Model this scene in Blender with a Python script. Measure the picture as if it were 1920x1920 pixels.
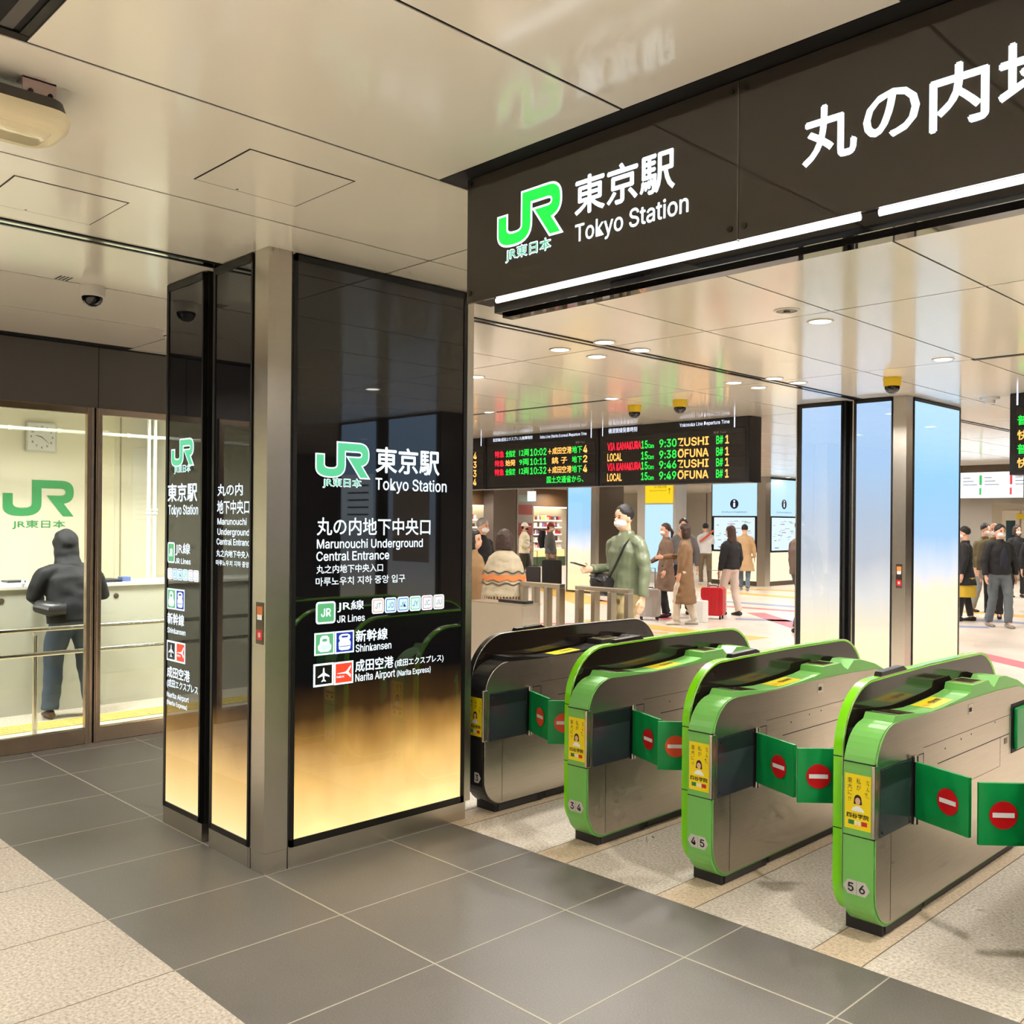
import bpy, math, random
from mathutils import Vector, Matrix, noise
D = bpy.data
for o in list(D.objects): D.objects.remove(o, do_unlink=True)
sc = bpy.context.scene
COL = sc.collection
R = math.radians
PI = math.pi

# ------------------------------------------------------------------ camera
cam = D.cameras.new('camera'); cam.sensor_width = 36.0; cam.sensor_fit = 'HORIZONTAL'
cam.lens = 1796.7/1920*36.0; cam.shift_x = 0.0; cam.shift_y = (979.24-960)/1920
cam.clip_start = 0.05; cam.clip_end = 200
co = D.objects.new('camera', cam); COL.objects.link(co)
co.matrix_world = (Matrix.Translation((0, 0, 1.62)) @ Matrix.Rotation(R(45.534), 4, 'Z')
                   @ Matrix.Rotation(R(90), 4, 'X') @ Matrix.Rotation(R(0.4931), 4, 'Z'))
sc.camera = co
# ------------------------------------------------------------------ world and exposure
w = D.worlds.new('world'); sc.world = w; w.use_nodes = True
w.node_tree.nodes['Background'].inputs[0].default_value = (1.0, 0.96, 0.90, 1)
w.node_tree.nodes['Background'].inputs[1].default_value = 0.35
vs = sc.view_settings
sc.display_settings.display_device = 'sRGB'
vs.view_transform = 'Standard'; vs.look = 'None'; vs.exposure = 0.28; vs.gamma = 1.0; vs.use_curve_mapping = False
sc.cycles.max_bounces = 5; sc.cycles.diffuse_bounces = 3; sc.cycles.glossy_bounces = 3
sc.cycles.transmission_bounces = 6; sc.cycles.transparent_max_bounces = 8
sc.cycles.sample_clamp_indirect = 4.0; sc.cycles.caustics_reflective = False; sc.cycles.caustics_refractive = False
sc.cycles.use_denoising = True
sc.cycles.use_adaptive_sampling = True; sc.cycles.adaptive_threshold = 0.12; sc.cycles.adaptive_min_samples = 12

# ------------------------------------------------------------------ materials
def s2l(c):
    return tuple((v/12.92 if v <= 0.04045 else ((v+0.055)/1.055)**2.4) for v in c)
def hexc(r, g, b): return s2l((r/255, g/255, b/255))
MATS = {}
def mat(name, col=(128, 128, 128), rough=0.5, metal=0.0, emit=None, es=0.0, spec=0.5, coat=0.0, noise_amt=0.0, nscale=8.0,
        bump=0.0, bscale=60.0, stretch=None, alpha=1.0):
    if name in MATS: return MATS[name]
    m = D.materials.new(name); m.use_nodes = True; MATS[name] = m
    nt = m.node_tree; b = nt.nodes['Principled BSDF']
    c = hexc(*col)
    b.inputs['Base Color'].default_value = (*c, 1); b.inputs['Roughness'].default_value = rough
    b.inputs['Metallic'].default_value = metal; b.inputs['Specular IOR Level'].default_value = spec
    b.inputs['Coat Weight'].default_value = coat; b.inputs['Coat Roughness'].default_value = 0.05
    if emit:
        b.inputs['Emission Color'].default_value = (*hexc(*emit), 1); b.inputs['Emission Strength'].default_value = es
    tc = nt.nodes.new('ShaderNodeTexCoord'); mp = nt.nodes.new('ShaderNodeMapping')
    nt.links.new(tc.outputs['Object'], mp.inputs[0])
    if stretch: mp.inputs['Scale'].default_value = stretch
    n = nt.nodes.new('ShaderNodeTexNoise'); n.inputs['Scale'].default_value = nscale; n.inputs['Detail'].default_value = 4
    nt.links.new(mp.outputs[0], n.inputs['Vector'])
    # every object keeps a little procedural tone variation
    mx = nt.nodes.new('ShaderNodeMix'); mx.data_type = 'RGBA'
    na = max(noise_amt, 0.03)
    mx.inputs[6].default_value = (*[v*(1-na) for v in c], 1); mx.inputs[7].default_value = (*[min(1, v*(1+na)) for v in c], 1)
    nt.links.new(n.outputs['Fac'], mx.inputs[0]); nt.links.new(mx.outputs[2], b.inputs['Base Color'])
    if bump > 0:
        n2 = nt.nodes.new('ShaderNodeTexNoise'); n2.inputs['Scale'].default_value = bscale; n2.inputs['Detail'].default_value = 3
        nt.links.new(mp.outputs[0], n2.inputs['Vector'])
        bp = nt.nodes.new('ShaderNodeBump'); bp.inputs['Strength'].default_value = bump; bp.inputs['Distance'].default_value = 0.004
        nt.links.new(n2.outputs['Fac'], bp.inputs['Height']); nt.links.new(bp.outputs[0], b.inputs['Normal'])
    return m
def ramp(nt, pts):
    r = nt.nodes.new('ShaderNodeValToRGB'); el = r.color_ramp.elements
    el[0].position = pts[0][0]; el[0].color = (*pts[0][1], 1)
    el[1].position = pts[-1][0]; el[1].color = (*pts[-1][1], 1)
    for p, c in pts[1:-1]:
        e = el.new(p); e.color = (*c, 1)
    return r
def lightbox(name, stops, zmax, strength, cloud=0.25, cscale=1.4, blobs=0.0):
    """printed film in front of lamps: colour by height with cloudy variation, glossy glass over it"""
    m = D.materials.new(name); m.use_nodes = True; MATS[name] = m
    nt = m.node_tree; b = nt.nodes['Principled BSDF']
    b.inputs['Base Color'].default_value = (0.006, 0.006, 0.007, 1); b.inputs['Roughness'].default_value = 0.02
    b.inputs['Specular IOR Level'].default_value = 1.0
    tc = nt.nodes.new('ShaderNodeTexCoord'); sp = nt.nodes.new('ShaderNodeSeparateXYZ'); nt.links.new(tc.outputs['Object'], sp.inputs[0])
    n = nt.nodes.new('ShaderNodeTexNoise'); n.inputs['Scale'].default_value = cscale; n.inputs['Detail'].default_value = 3
    mp = nt.nodes.new('ShaderNodeMapping'); mp.inputs['Scale'].default_value = (1.6, 1.6, 0.8)
    nt.links.new(tc.outputs['Object'], mp.inputs[0]); nt.links.new(mp.outputs[0], n.inputs['Vector'])
    a = nt.nodes.new('ShaderNodeMath'); a.operation = 'MULTIPLY_ADD'
    nt.links.new(n.outputs['Fac'], a.inputs[0]); a.inputs[1].default_value = cloud; nt.links.new(sp.outputs[2], a.inputs[2])
    d = nt.nodes.new('ShaderNodeMath'); d.operation = 'DIVIDE'; d.inputs[1].default_value = zmax; nt.links.new(a.outputs[0], d.inputs[0])
    r = ramp(nt, [((z+cloud*0.5)/zmax, s2l((c[0]/255, c[1]/255, c[2]/255))) for z, c in stops])
    nt.links.new(d.outputs[0], r.inputs[0])
    col = r.outputs[0]
    if blobs:
        n2 = nt.nodes.new('ShaderNodeTexVoronoi'); n2.inputs['Scale'].default_value = 5.5; n2.feature = 'SMOOTH_F1'
        nt.links.new(tc.outputs['Object'], n2.inputs['Vector'])
        mr = nt.nodes.new('ShaderNodeMapRange'); mr.inputs[1].default_value = 0.0; mr.inputs[2].default_value = 0.6
        mr.inputs[3].default_value = 1+blobs; mr.inputs[4].default_value = 1-blobs*0.4
        nt.links.new(n2.outputs['Distance'], mr.inputs[0])
        vm = nt.nodes.new('ShaderNodeVectorMath'); vm.operation = 'SCALE'
        nt.links.new(col, vm.inputs[0]); nt.links.new(mr.outputs[0], vm.inputs['Scale']); col = vm.outputs[0]
    nt.links.new(col, b.inputs['Emission Color']); b.inputs['Emission Strength'].default_value = strength*.86
    return m
def emis(name, col, s):
    return mat(name, col=(20, 20, 20), rough=0.4, emit=col, es=s)
def glass_mat(name, tint=(246, 249, 247), refl=0.0):
    m = D.materials.new(name); m.use_nodes = True; MATS[name] = m
    nt = m.node_tree; nt.nodes.remove(nt.nodes['Principled BSDF'])
    out = nt.nodes['Material Output']
    t = nt.nodes.new('ShaderNodeBsdfTransparent'); t.inputs[0].default_value = (*hexc(*tint), 1)
    g = nt.nodes.new('ShaderNodeBsdfGlossy'); g.inputs['Roughness'].default_value = 0.01
    f = nt.nodes.new('ShaderNodeFresnel'); f.inputs[0].default_value = 1.5
    x = nt.nodes.new('ShaderNodeMixShader')
    nt.links.new(f.outputs[0], x.inputs[0]); nt.links.new(t.outputs[0], x.inputs[1]); nt.links.new(g.outputs[0], x.inputs[2])
    nt.links.new(x.outputs[0], out.inputs[0])
    return m
def granite(name, c1, c2, c3, rough, bumpd=0.003, sc1=90.0):
    m = D.materials.new(name); m.use_nodes = True; MATS[name] = m
    nt = m.node_tree; b = nt.nodes['Principled BSDF']; b.inputs['Roughness'].default_value = rough
    tc = nt.nodes.new('ShaderNodeTexCoord')
    v = nt.nodes.new('ShaderNodeTexNoise'); v.inputs['Scale'].default_value = sc1; v.inputs['Detail'].default_value = 5; v.inputs['Roughness'].default_value = 0.7
    nt.links.new(tc.outputs['Object'], v.inputs['Vector'])
    r = ramp(nt, [(0.30, hexc(*c1)), (0.5, hexc(*c2)), (0.68, hexc(*c3))]); nt.links.new(v.outputs['Fac'], r.inputs[0])
    n = nt.nodes.new('ShaderNodeTexNoise'); n.inputs['Scale'].default_value = 1.3; n.inputs['Detail'].default_value = 5
    nt.links.new(tc.outputs['Object'], n.inputs['Vector'])
    mr = nt.nodes.new('ShaderNodeMapRange'); mr.inputs[1].default_value = 0.3; mr.inputs[2].default_value = 0.7
    mr.inputs[3].default_value = 0.9; mr.inputs[4].default_value = 1.08
    nt.links.new(n.outputs['Fac'], mr.inputs[0])
    vm = nt.nodes.new('ShaderNodeVectorMath'); vm.operation = 'SCALE'
    nt.links.new(r.outputs[0], vm.inputs[0]); nt.links.new(mr.outputs[0], vm.inputs['Scale'])
    nt.links.new(vm.outputs[0], b.inputs['Base Color'])
    if bumpd:
        bp = nt.nodes.new('ShaderNodeBump'); bp.inputs['Strength'].default_value = 0.8; bp.inputs['Distance'].default_value = bumpd
        nt.links.new(v.outputs['Fac'], bp.inputs['Height']); nt.links.new(bp.outputs[0], b.inputs['Normal'])
    return m
M_CEIL = mat('ceiling_panel', (246, 239, 226), rough=0.13, spec=0.5, noise_amt=0.02, nscale=1.0)
M_DARKGAP = mat('dark_gap', (12, 11, 10), rough=0.7)
M_GRAN = granite('light_granite', (156, 145, 128), (210, 198, 180), (234, 224, 208), 0.6, 0.0035, 75)
M_GRAN_FRONT = granite('front_granite', (138, 128, 112), (190, 178, 160), (216, 205, 188), 0.62, 0.004, 75)
M_GRAN_FAR = granite('concourse_granite', (196, 182, 166), (222, 209, 194), (234, 224, 212), 0.33, 0.0006, 60)
M_PEACH = granite('peach_granite', (170, 148, 120), (214, 190, 160), (230, 212, 186), 0.5, 0.002, 75)
M_TILE = granite('grey_floor_tile', (90, 86, 79), (104, 99, 91), (117, 112, 103), 0.42, 0.0008, 160)
M_GROUT = mat('light_grout', (170, 162, 144), rough=0.8)
M_SEAM = mat('floor_seam', (120, 105, 88), rough=0.8)
M_STEEL = mat('brushed_steel', (206, 198, 186), rough=0.26, metal=1.0, noise_amt=0.06, nscale=3, bump=0.06, bscale=40, stretch=(1, 1, 40))
M_STEELH = mat('brushed_steel_side', (204, 194, 180), rough=0.3, metal=1.0, noise_amt=0.10, nscale=4, bump=0.05, bscale=30, stretch=(30, 1, 30))
M_STEELD = mat('dark_steel', (112, 102, 90), rough=0.3, metal=1.0, noise_amt=0.05)
M_BLACK = mat('black_frame', (14, 13, 12), rough=0.35)
M_BLACKGL = mat('black_gloss', (10, 10, 10), rough=0.03, spec=0.6)
M_SIGNGL = mat('sign_glass', (64, 59, 54), rough=0.02, spec=0.6)
M_GAP = mat('black_recess', (6, 6, 6), rough=0.6)
M_BRONZE = mat('bronze_frame', (186, 164, 140), rough=0.24, metal=0.9, noise_amt=0.05)
M_WALLD = mat('dark_wall_panel', (90, 86, 82), rough=0.55)
M_GLASS = glass_mat('clear_glass')
M_WHITE = mat('white_plastic', (232, 228, 220), rough=0.45)
M_SMOKE = mat('smoked_dome', (12, 12, 13), rough=0.05, spec=0.7)
M_YEL = mat('yellow_label', (225, 190, 30), rough=0.5)
M_LAMP = emis('lamp_white', (255, 248, 235), 14.0)
M_LEDW = emis('letter_white', (236, 250, 255), 1.35)
M_LEDW2 = emis('letter_white_low', (232, 248, 255), 1.15)
M_LOGO = emis('logo_green', (20, 222, 70), 1.1)
M_LOGO2 = emis('logo_green_pillar', (92, 206, 148), 0.95)
M_LOGOT = emis('logo_text_green', (70, 190, 140), 0.9)
M_ICG = emis('icon_green', (96, 184, 120), 0.9)
M_ICB = emis('icon_blue', (16, 44, 160), 0.9)
M_ICR = emis('icon_red', (244, 70, 40), 1.0)
M_ICK = mat('icon_black', (20, 18, 14), rough=0.3)
M_TUBE = emis('tube_light', (248, 252, 255), 9.0)
M_GREEN = mat('gate_green', (116, 186, 88), rough=0.38, coat=0.15)
M_LIME = mat('gate_lime', (128, 224, 4), rough=0.25, coat=0.3)
M_GATEBK = mat('gate_black', (24, 22, 20), rough=0.3, coat=0.2)
M_SCREEN = mat('smoked_screen', (34, 27, 22), rough=0.10, spec=0.6)
M_RUB = mat('black_base', (22, 22, 23), rough=0.45, noise_amt=0.2)
M_FLAP = mat('green_vinyl', (6, 150, 72), rough=0.36, bump=0.25, bscale=9, stretch=(1, 1, 0.5), coat=0.1)
M_NOENT = mat('red_disc', (206, 22, 26), rough=0.35)
M_NOENTO = mat('orange_disc', (236, 84, 44), rough=0.35)
M_PAPERW = mat('white_print', (240, 240, 236), rough=0.4)
M_AD = mat('yellow_poster', (246, 220, 14), rough=0.35)
M_INK = mat('black_ink', (20, 18, 16), rough=0.5)
M_WINDOWP = mat('sensor_window', (52, 58, 62), rough=0.12, spec=0.6)
M_SLOT = mat('slot_dark', (24, 20, 17), rough=0.5)
M_PLATE = mat('number_plate_grey', (196, 190, 182), rough=0.4)
M_DISP = mat('display_dark', (60, 46, 32), rough=0.15)
M_SKIN = mat('skin', (226, 176, 146), rough=0.5)
M_MASK = mat('face_mask_white', (240, 240, 242), rough=0.7)
M_EYE = mat('eye_dark', (26, 20, 18), rough=0.3)

# ------------------------------------------------------------------ mesh builder
class MB:
    def __init__(s): s.v = []; s.f = []; s.m = []; s.sm = []; s.mats = []
    def mi(s, m):
        if m not in s.mats: s.mats.append(m)
        return s.mats.index(m)
    def add(s, vs, fs, m=None, smooth=False, T=None):
        o = len(s.v); k = s.mi(m)
        if T is None: s.v += [tuple(p) for p in vs]
        else: s.v += [tuple(T(Vector(p))) for p in vs]
        for f in fs: s.f.append(tuple(i+o for i in f)); s.m.append(k); s.sm.append(smooth)
        return s
    def box(s, x0, x1, y0, y1, z0, z1, m=None, T=None):
        v = [(x, y, z) for z in (z0, z1) for y in (y0, y1) for x in (x0, x1)]
        return s.add(v, [(0, 2, 3, 1), (4, 5, 7, 6), (0, 1, 5, 4), (2, 6, 7, 3), (0, 4, 6, 2), (1, 3, 7, 5)], m, False, T)
    def prism(s, poly, ax, a, b, m=None, T=None):
        """poly in the two other axes (cyclic order kept x,y,z)"""
        def P(p, t):
            return {'x': (t, p[0], p[1]), 'y': (p[0], t, p[1]), 'z': (p[0], p[1], t)}[ax]
        n = len(poly)
        area = sum(poly[i][0]*poly[(i+1) % n][1]-poly[(i+1) % n][0]*poly[i][1] for i in range(n))
        pl = list(poly) if area > 0 else list(poly)[::-1]
        if ax == 'y': pl = pl[::-1]
        v = [P(p, a) for p in pl]+[P(p, b) for p in pl]
        lo, hi = (0, n) if a < b else (n, 0)
        fs = [tuple(lo+i for i in range(n))[::-1], tuple(hi+i for i in range(n))]
        fs += [(lo+i, lo+(i+1) % n, hi+(i+1) % n, hi+i) for i in range(n)]
        return s.add(v, fs, m, False, T)
    def lathe(s, c, prof, n=24, m=None, ax='z', smooth=True, T=None):
        v = []; fs = []
        for r, h in prof:
            for i in range(n):
                a = 2*PI*i/n; p = (r*math.cos(a), r*math.sin(a), h)
                if ax == 'x': p = (p[2], p[0], p[1])
                if ax == 'y': p = (p[0], -p[2], p[1]) if False else (p[1], p[2], p[0])
                v.append((c[0]+p[0], c[1]+p[1], c[2]+p[2]))
        for k in range(len(prof)-1):
            for i in range(n):
                j = (i+1) % n; fs.append((k*n+i, k*n+j, (k+1)*n+j, (k+1)*n+i))
        if prof[0][0] > 0: fs.append(tuple(range(n))[::-1])
        if prof[-1][0] > 0: fs.append(tuple((len(prof)-1)*n+i for i in range(n)))
        return s.add(v, fs, m, smooth, T)
    def tube(s, path, r, n=10, m=None, T=None, cap=True, sx=1.0):
        P = [Vector(p) for p in path]; rs = r if isinstance(r, (list, tuple)) else [r]*len(P)
        v = []; fs = []; up = None
        for k, p in enumerate(P):
            d = (P[min(k+1, len(P)-1)]-P[max(k-1, 0)]).normalized()
            if up is None:
                up = Vector((0, 0, 1)) if abs(d.z) < 0.9 else Vector((0, 1, 0))
            a = d.cross(up).normalized(); b = a.cross(d).normalized(); up = b
            rr = rs[k]; ra, rb = rr if isinstance(rr, (list, tuple)) else (rr, rr)
            for i in range(n):
                t = 2*PI*i/n; v.append(p+a*(ra*math.cos(t))+b*(rb*math.sin(t)))
        for k in range(len(P)-1):
            for i in range(n):
                j = (i+1) % n; fs.append((k*n+i, k*n+j, (k+1)*n+j, (k+1)*n+i))
        if cap:
            fs.append(tuple(range(n))[::-1]); fs.append(tuple((len(P)-1)*n+i for i in range(n)))
        return s.add(v, fs, m, True, T)
    def ball(s, c, rx, ry, rz, m=None, n=14, k=9, T=None, fn=None):
        v = [(c[0], c[1], c[2]-rz)]; fs = []
        for j in range(1, k):
            a = PI*j/k
            for i in range(n):
                t = 2*PI*i/n
                v.append((c[0]+rx*math.sin(a)*math.cos(t), c[1]+ry*math.sin(a)*math.sin(t), c[2]-rz*math.cos(a)))
        v.append((c[0], c[1], c[2]+rz)); L = len(v)-1
        for i in range(n):
            fs.append((0, 1+(i+1) % n, 1+i)); fs.append((L, L-n+i, L-n+(i+1) % n))
        for j in range(k-2):
            for i in range(n):
                a0 = 1+j*n+i; a1 = 1+j*n+(i+1) % n; fs.append((a0, a1, a1+n, a0+n))
        return s.add(v, fs, m, True, T)
    def build(s, name, m=None, parent=None, local=False, sharp=40, bevel=0, bseg=2):
        me = D.meshes.new(name)
        off = Vector((0, 0, 0))
        if parent is not None and not local:
            p = parent
            while p is not None: off += p.location; p = p.parent
        me.from_pydata([tuple(Vector(q)-off) for q in s.v], [], s.f)
        for k in s.mats: me.materials.append(k if k is not None else (m or M_WHITE))
        if not s.mats: me.materials.append(m)
        me.polygons.foreach_set('material_index', s.m); me.polygons.foreach_set('use_smooth', s.sm)
        me.validate(); me.update()
        if any(s.sm): me.set_sharp_from_angle(angle=R(sharp))
        o = D.objects.new(name, me); COL.objects.link(o)
        if parent is not None: o.parent = parent
        if bevel:
            b = o.modifiers.new('bevel', 'BEVEL'); b.width = bevel; b.segments = bseg; b.limit_method = 'ANGLE'; b.angle_limit = R(50)
        return o
def tag(o, label, cat, group=None, kind=None):
    if label: o['label'] = label
    if cat: o['category'] = cat
    if group: o['group'] = group
    if kind: o['kind'] = kind
    return o
def thing(name, label, cat, loc=(0, 0, 0), rz=0, group=None):
    o = D.objects.new(name, None); COL.objects.link(o); o.location = loc; o.rotation_euler = (0, 0, rz); o.empty_display_size = 0.1
    return tag(o, label, cat, group)
def struct(name, mb, m, **k):
    o = mb.build(name, m, **k)
    if k.get('parent') is None: o['kind'] = 'structure'
    return o
def copy_tree(o, parent=None):
    c = o.copy(); COL.objects.link(c); c.parent = parent
    for ch in list(o.children): copy_tree(ch, c)
    return c

# ------------------------------------------------------------------ flat lettering and marks
_TX = {}; _LF = []
SCR = D.scenes.new('scratch')
def scratch_eval(ob):
    SCR.collection.objects.link(ob); vl = SCR.view_layers[0]; vl.update()
    return ob.evaluated_get(vl.depsgraph)

def latin_font():
    """the plain grotesque that ships with Blender, else its default font"""
    if not _LF:
        f = None
        try:
            import os
            f = D.fonts.load(os.path.join(bpy.utils.resource_path('LOCAL'), 'datafiles', 'fonts', 'Inter.woff2'))
        except Exception: f = None
        _LF.append(f)
    return _LF[0]
def text_geo(t, bold=0.0, res=3, space=1.0, line=1.0):
    key = (t, bold, res, line)
    if key in _TX: return _TX[key]
    cu = D.curves.new('lettering', 'FONT'); cu.body = t; cu.size = 1.0; cu.resolution_u = res; cu.offset = bold; cu.fill_mode = 'FRONT'
    fo = latin_font() if all(ord(c) < 0x250 for c in t) else None
    if fo: cu.font = fo
    cu.dimensions = '2D'; cu.space_line = line; cu.align_x = 'CENTER'
    ob = D.objects.new('lettering', cu); ev = scratch_eval(ob)
    me = ev.to_mesh()
    v = [(p.co.x, p.co.y) for p in me.vertices]; f = [tuple(p.vertices) for p in me.polygons]
    ev.to_mesh_clear()
    D.objects.remove(ob, do_unlink=True); D.curves.remove(cu)
    _TX[key] = (v, f); return _TX[key]
def isl(t): return all(ord(c) < 0x250 for c in t)
class Face:
    """a plane that marks are put on: T(u, v, h) gives the point h in front of the surface"""
    def __init__(s, fn): s.fn = fn
    def T(s, h): return lambda p: s.fn(p[0], p[1], h)
def FX(x): return Face(lambda u, v, h: Vector((x+h, u, v)))        # faces +X, u = world y
def FY(y): return Face(lambda u, v, h: Vector((u, y-h, v)))        # faces -Y, u = world x
def put_text(mb, F, t, u0, u1, v0, v1, m, h=0.0012, bold=0.012, res=3, fitbox=None, line=1.0):
    ob_ = bold; bold = 0.0
    v, f = text_geo(t, bold, res, 1.0, line)
    if not v: return
    xs = [p[0] for p in v]; ys = [p[1] for p in v]; x0, x1 = min(xs), max(xs)
    if isl(t) and not fitbox and '\n' not in t:
        cv, _ = text_geo('H', bold, res); y0 = 0.0; y1 = max(p[1] for p in cv)
    else: y0, y1 = min(ys), max(ys)
    su = (u1-u0)/(x1-x0); sv = (v1-v0)/(y1-y0)
    n_ = sum(1 for c in t if c.strip())
    offs = [(0, 0)] if ob_ < .005 else [(-1, 0), (1, 0), (0, 1), (0, -1)]      # strokes are thickened by near copies
    for k, (dx, dy) in enumerate(offs):
        mb.add([(u0+(p[0]-x0+dx*ob_)*su, v0+(p[1]-y0+dy*ob_)*sv, 0) for p in v], f, m, False, F.T(h+k*.00004))
def put_poly(mb, F, pts, m, h=0.001):
    n = len(pts); area = sum(pts[i][0]*pts[(i+1) % n][1]-pts[(i+1) % n][0]*pts[i][1] for i in range(n))
    if area < 0: pts = pts[::-1]
    mb.add([(p[0], p[1], 0) for p in pts], [tuple(range(n))], m, False, F.T(h))
def put_rect(mb, F, u0, u1, v0, v1, m, h=0.001): put_poly(mb, F, [(u0, v0), (u1, v0), (u1, v1), (u0, v1)], m, h)
def rrect(u0, u1, v0, v1, r, n=5):
    out = []
    for cx, cy, a0 in ((u1-r, v0+r, -90), (u1-r, v1-r, 0), (u0+r, v1-r, 90), (u0+r, v0+r, 180)):
        for i in range(n+1):
            a = R(a0+90*i/n); out.append((cx+r*math.cos(a), cy+r*math.sin(a)))
    return out
def ell(cx, cy, rx, ry, n=20): return [(cx+rx*math.cos(2*PI*i/n), cy+ry*math.sin(2*PI*i/n)) for i in range(n)]
def qb(a, c, b, n=6):
    return [((1-t)**2*a[0]+2*t*(1-t)*c[0]+t*t*b[0], (1-t)**2*a[1]+2*t*(1-t)*c[1]+t*t*b[1]) for t in [i/n for i in range(n+1)]]
LOGO = [(0, .62), (.134, .62), (.134, .34)]+qb((.134, .34), (.145, .225), (.25, .225))+qb((.29, .225), (.40, .23), (.40, .36))+[(.40, 1.0)] \
    + qb((.83, 1.0), (1.0, .985), (1.0, .70), 8)+qb((1.0, .64), (.995, .40), (.855, .355), 6)+[(1.0, 0), (.845, 0), (.605, .58)] \
    + qb((.80, .58), (.878, .585), (.878, .675))+qb((.878, .69), (.875, .775), (.80, .775))+[(.534, .775)] \
    + qb((.534, .36), (.535, .0), (.27, 0), 8)+qb((.25, 0), (.0, .0), (0, .26), 8)
def clean(p):
    o = []
    for q in p:
        if not o or abs(q[0]-o[-1][0])+abs(q[1]-o[-1][1]) > 1e-5: o.append(q)
    return o
LOGO = clean(LOGO)
def offset_poly(p, d):
    n = len(p); area = sum(p[i][0]*p[(i+1) % n][1]-p[(i+1) % n][0]*p[i][1] for i in range(n)); sg = 1 if area > 0 else -1
    out = []
    for i in range(n):
        a, b, c = Vector(p[i-1]), Vector(p[i]), Vector(p[(i+1) % n])
        e1 = (b-a).normalized(); e2 = (c-b).normalized()
        n1 = Vector((e1.y, -e1.x))*sg; n2 = Vector((e2.y, -e2.x))*sg
        mm = (n1+n2); mm = mm.normalized() if mm.length > 1e-6 else n1
        k = d/max(0.45, mm.dot(n1)); q = b+mm*k; out.append((q.x, q.y))
    return out
def put_logo(mb, F, u0, u1, v0, v1, mg, mw=None, ow=0.008, h=0.0012):
    P = [(u0+p[0]*(u1-u0), v0+p[1]*(v1-v0)) for p in LOGO]
    if mw: put_poly(mb, F, offset_poly(P, ow), mw, h)
    put_poly(mb, F, P, mg, h+0.0008)
def put_logotext(mb, F, u0, u1, v0, v1, mg, mw=None, h=0.0012):
    if mw: put_text(mb, F, 'JR東日本', u0-.003, u1+.003, v0-.003, v1+.003, mw, h, bold=0.05, res=2)
    put_text(mb, F, 'JR東日本', u0, u1, v0, v1, mg, h+0.0008, bold=0.006, res=2)
# ================================================================== lights of the hall
HC = 2.87
def area(name, x, y, z, size, power, col=(1, 0.97, 0.93), shape='DISK', parent=None, spread=160):
    l = D.lights.new(name, 'AREA'); l.shape = shape; l.size = size; l.energy = power; l.color = col; l.spread = R(spread)
    o = D.objects.new(name, l); COL.objects.link(o); o.location = (x, y, z)
    return o
# ================================================================== floors
def rect_struct(name, x0, x1, y0, y1, z0, z1, m, parent=None):
    mb = MB(); mb.box(x0, x1, y0, y1, z0, z1); return struct(name, mb, m, parent=parent)
rect_struct('floor', -7.3, 8, -10, 1.556, -0.05, 0, M_GRAN_FRONT)
rect_struct('floor_2', -7.05, 8, 1.556, 3.385, -0.05, 0, M_TILE)
rect_struct('floor_3', -7.3, 8, 3.385, 6.6, -0.05, 0, M_GRAN)
fl = MB(); fl.box(-7.3, 8, 6.6, 45, -0.05, 0); fl.box(-45, -7.3, 4.45, 45, -0.05, 0)
struct('floor_4', fl, M_GRAN_FAR)
# light grout of the grey tiles, laid 0.6 m apart, and dark seams of the granite
g = MB()
k = -5
for i in range(-6, 20):
    x = -3.894+0.6*i
    if x < 7.5: g.box(x-.0028, x+.0028, 1.556, 3.385, 0, .0006)
for y in (2.267, 2.977): g.box(-7.0, 7.5, y-.004, y+.004, 0, .0007)
for i in range(-2, 3): pass
struct('trim_1', g, M_GROUT)
g = MB()
for i in range(-6, 20):
    x = -3.894+0.6*i
    if x < 7.5: g.box(x-.002, x+.002, -3, 1.555, 0, .0006)
struct('trim_2', g, M_SEAM)
XS = [-3.857, -3.107, -2.381, -1.645, -0.909, -0.173]     # right flank of every gate
g = MB(); g2 = MB()
for x in XS:
    g2.box(x-.15, x+.045, 3.387, 6.5, 0, .0006)
    g.box(x-.153, x-.149, 3.387, 6.5, 0, .0012); g.box(x+.044, x+.048, 3.387, 6.5, 0, .0012)
struct('trim_3', g2, M_PEACH); struct('trim_4', g, M_SEAM)

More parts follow.
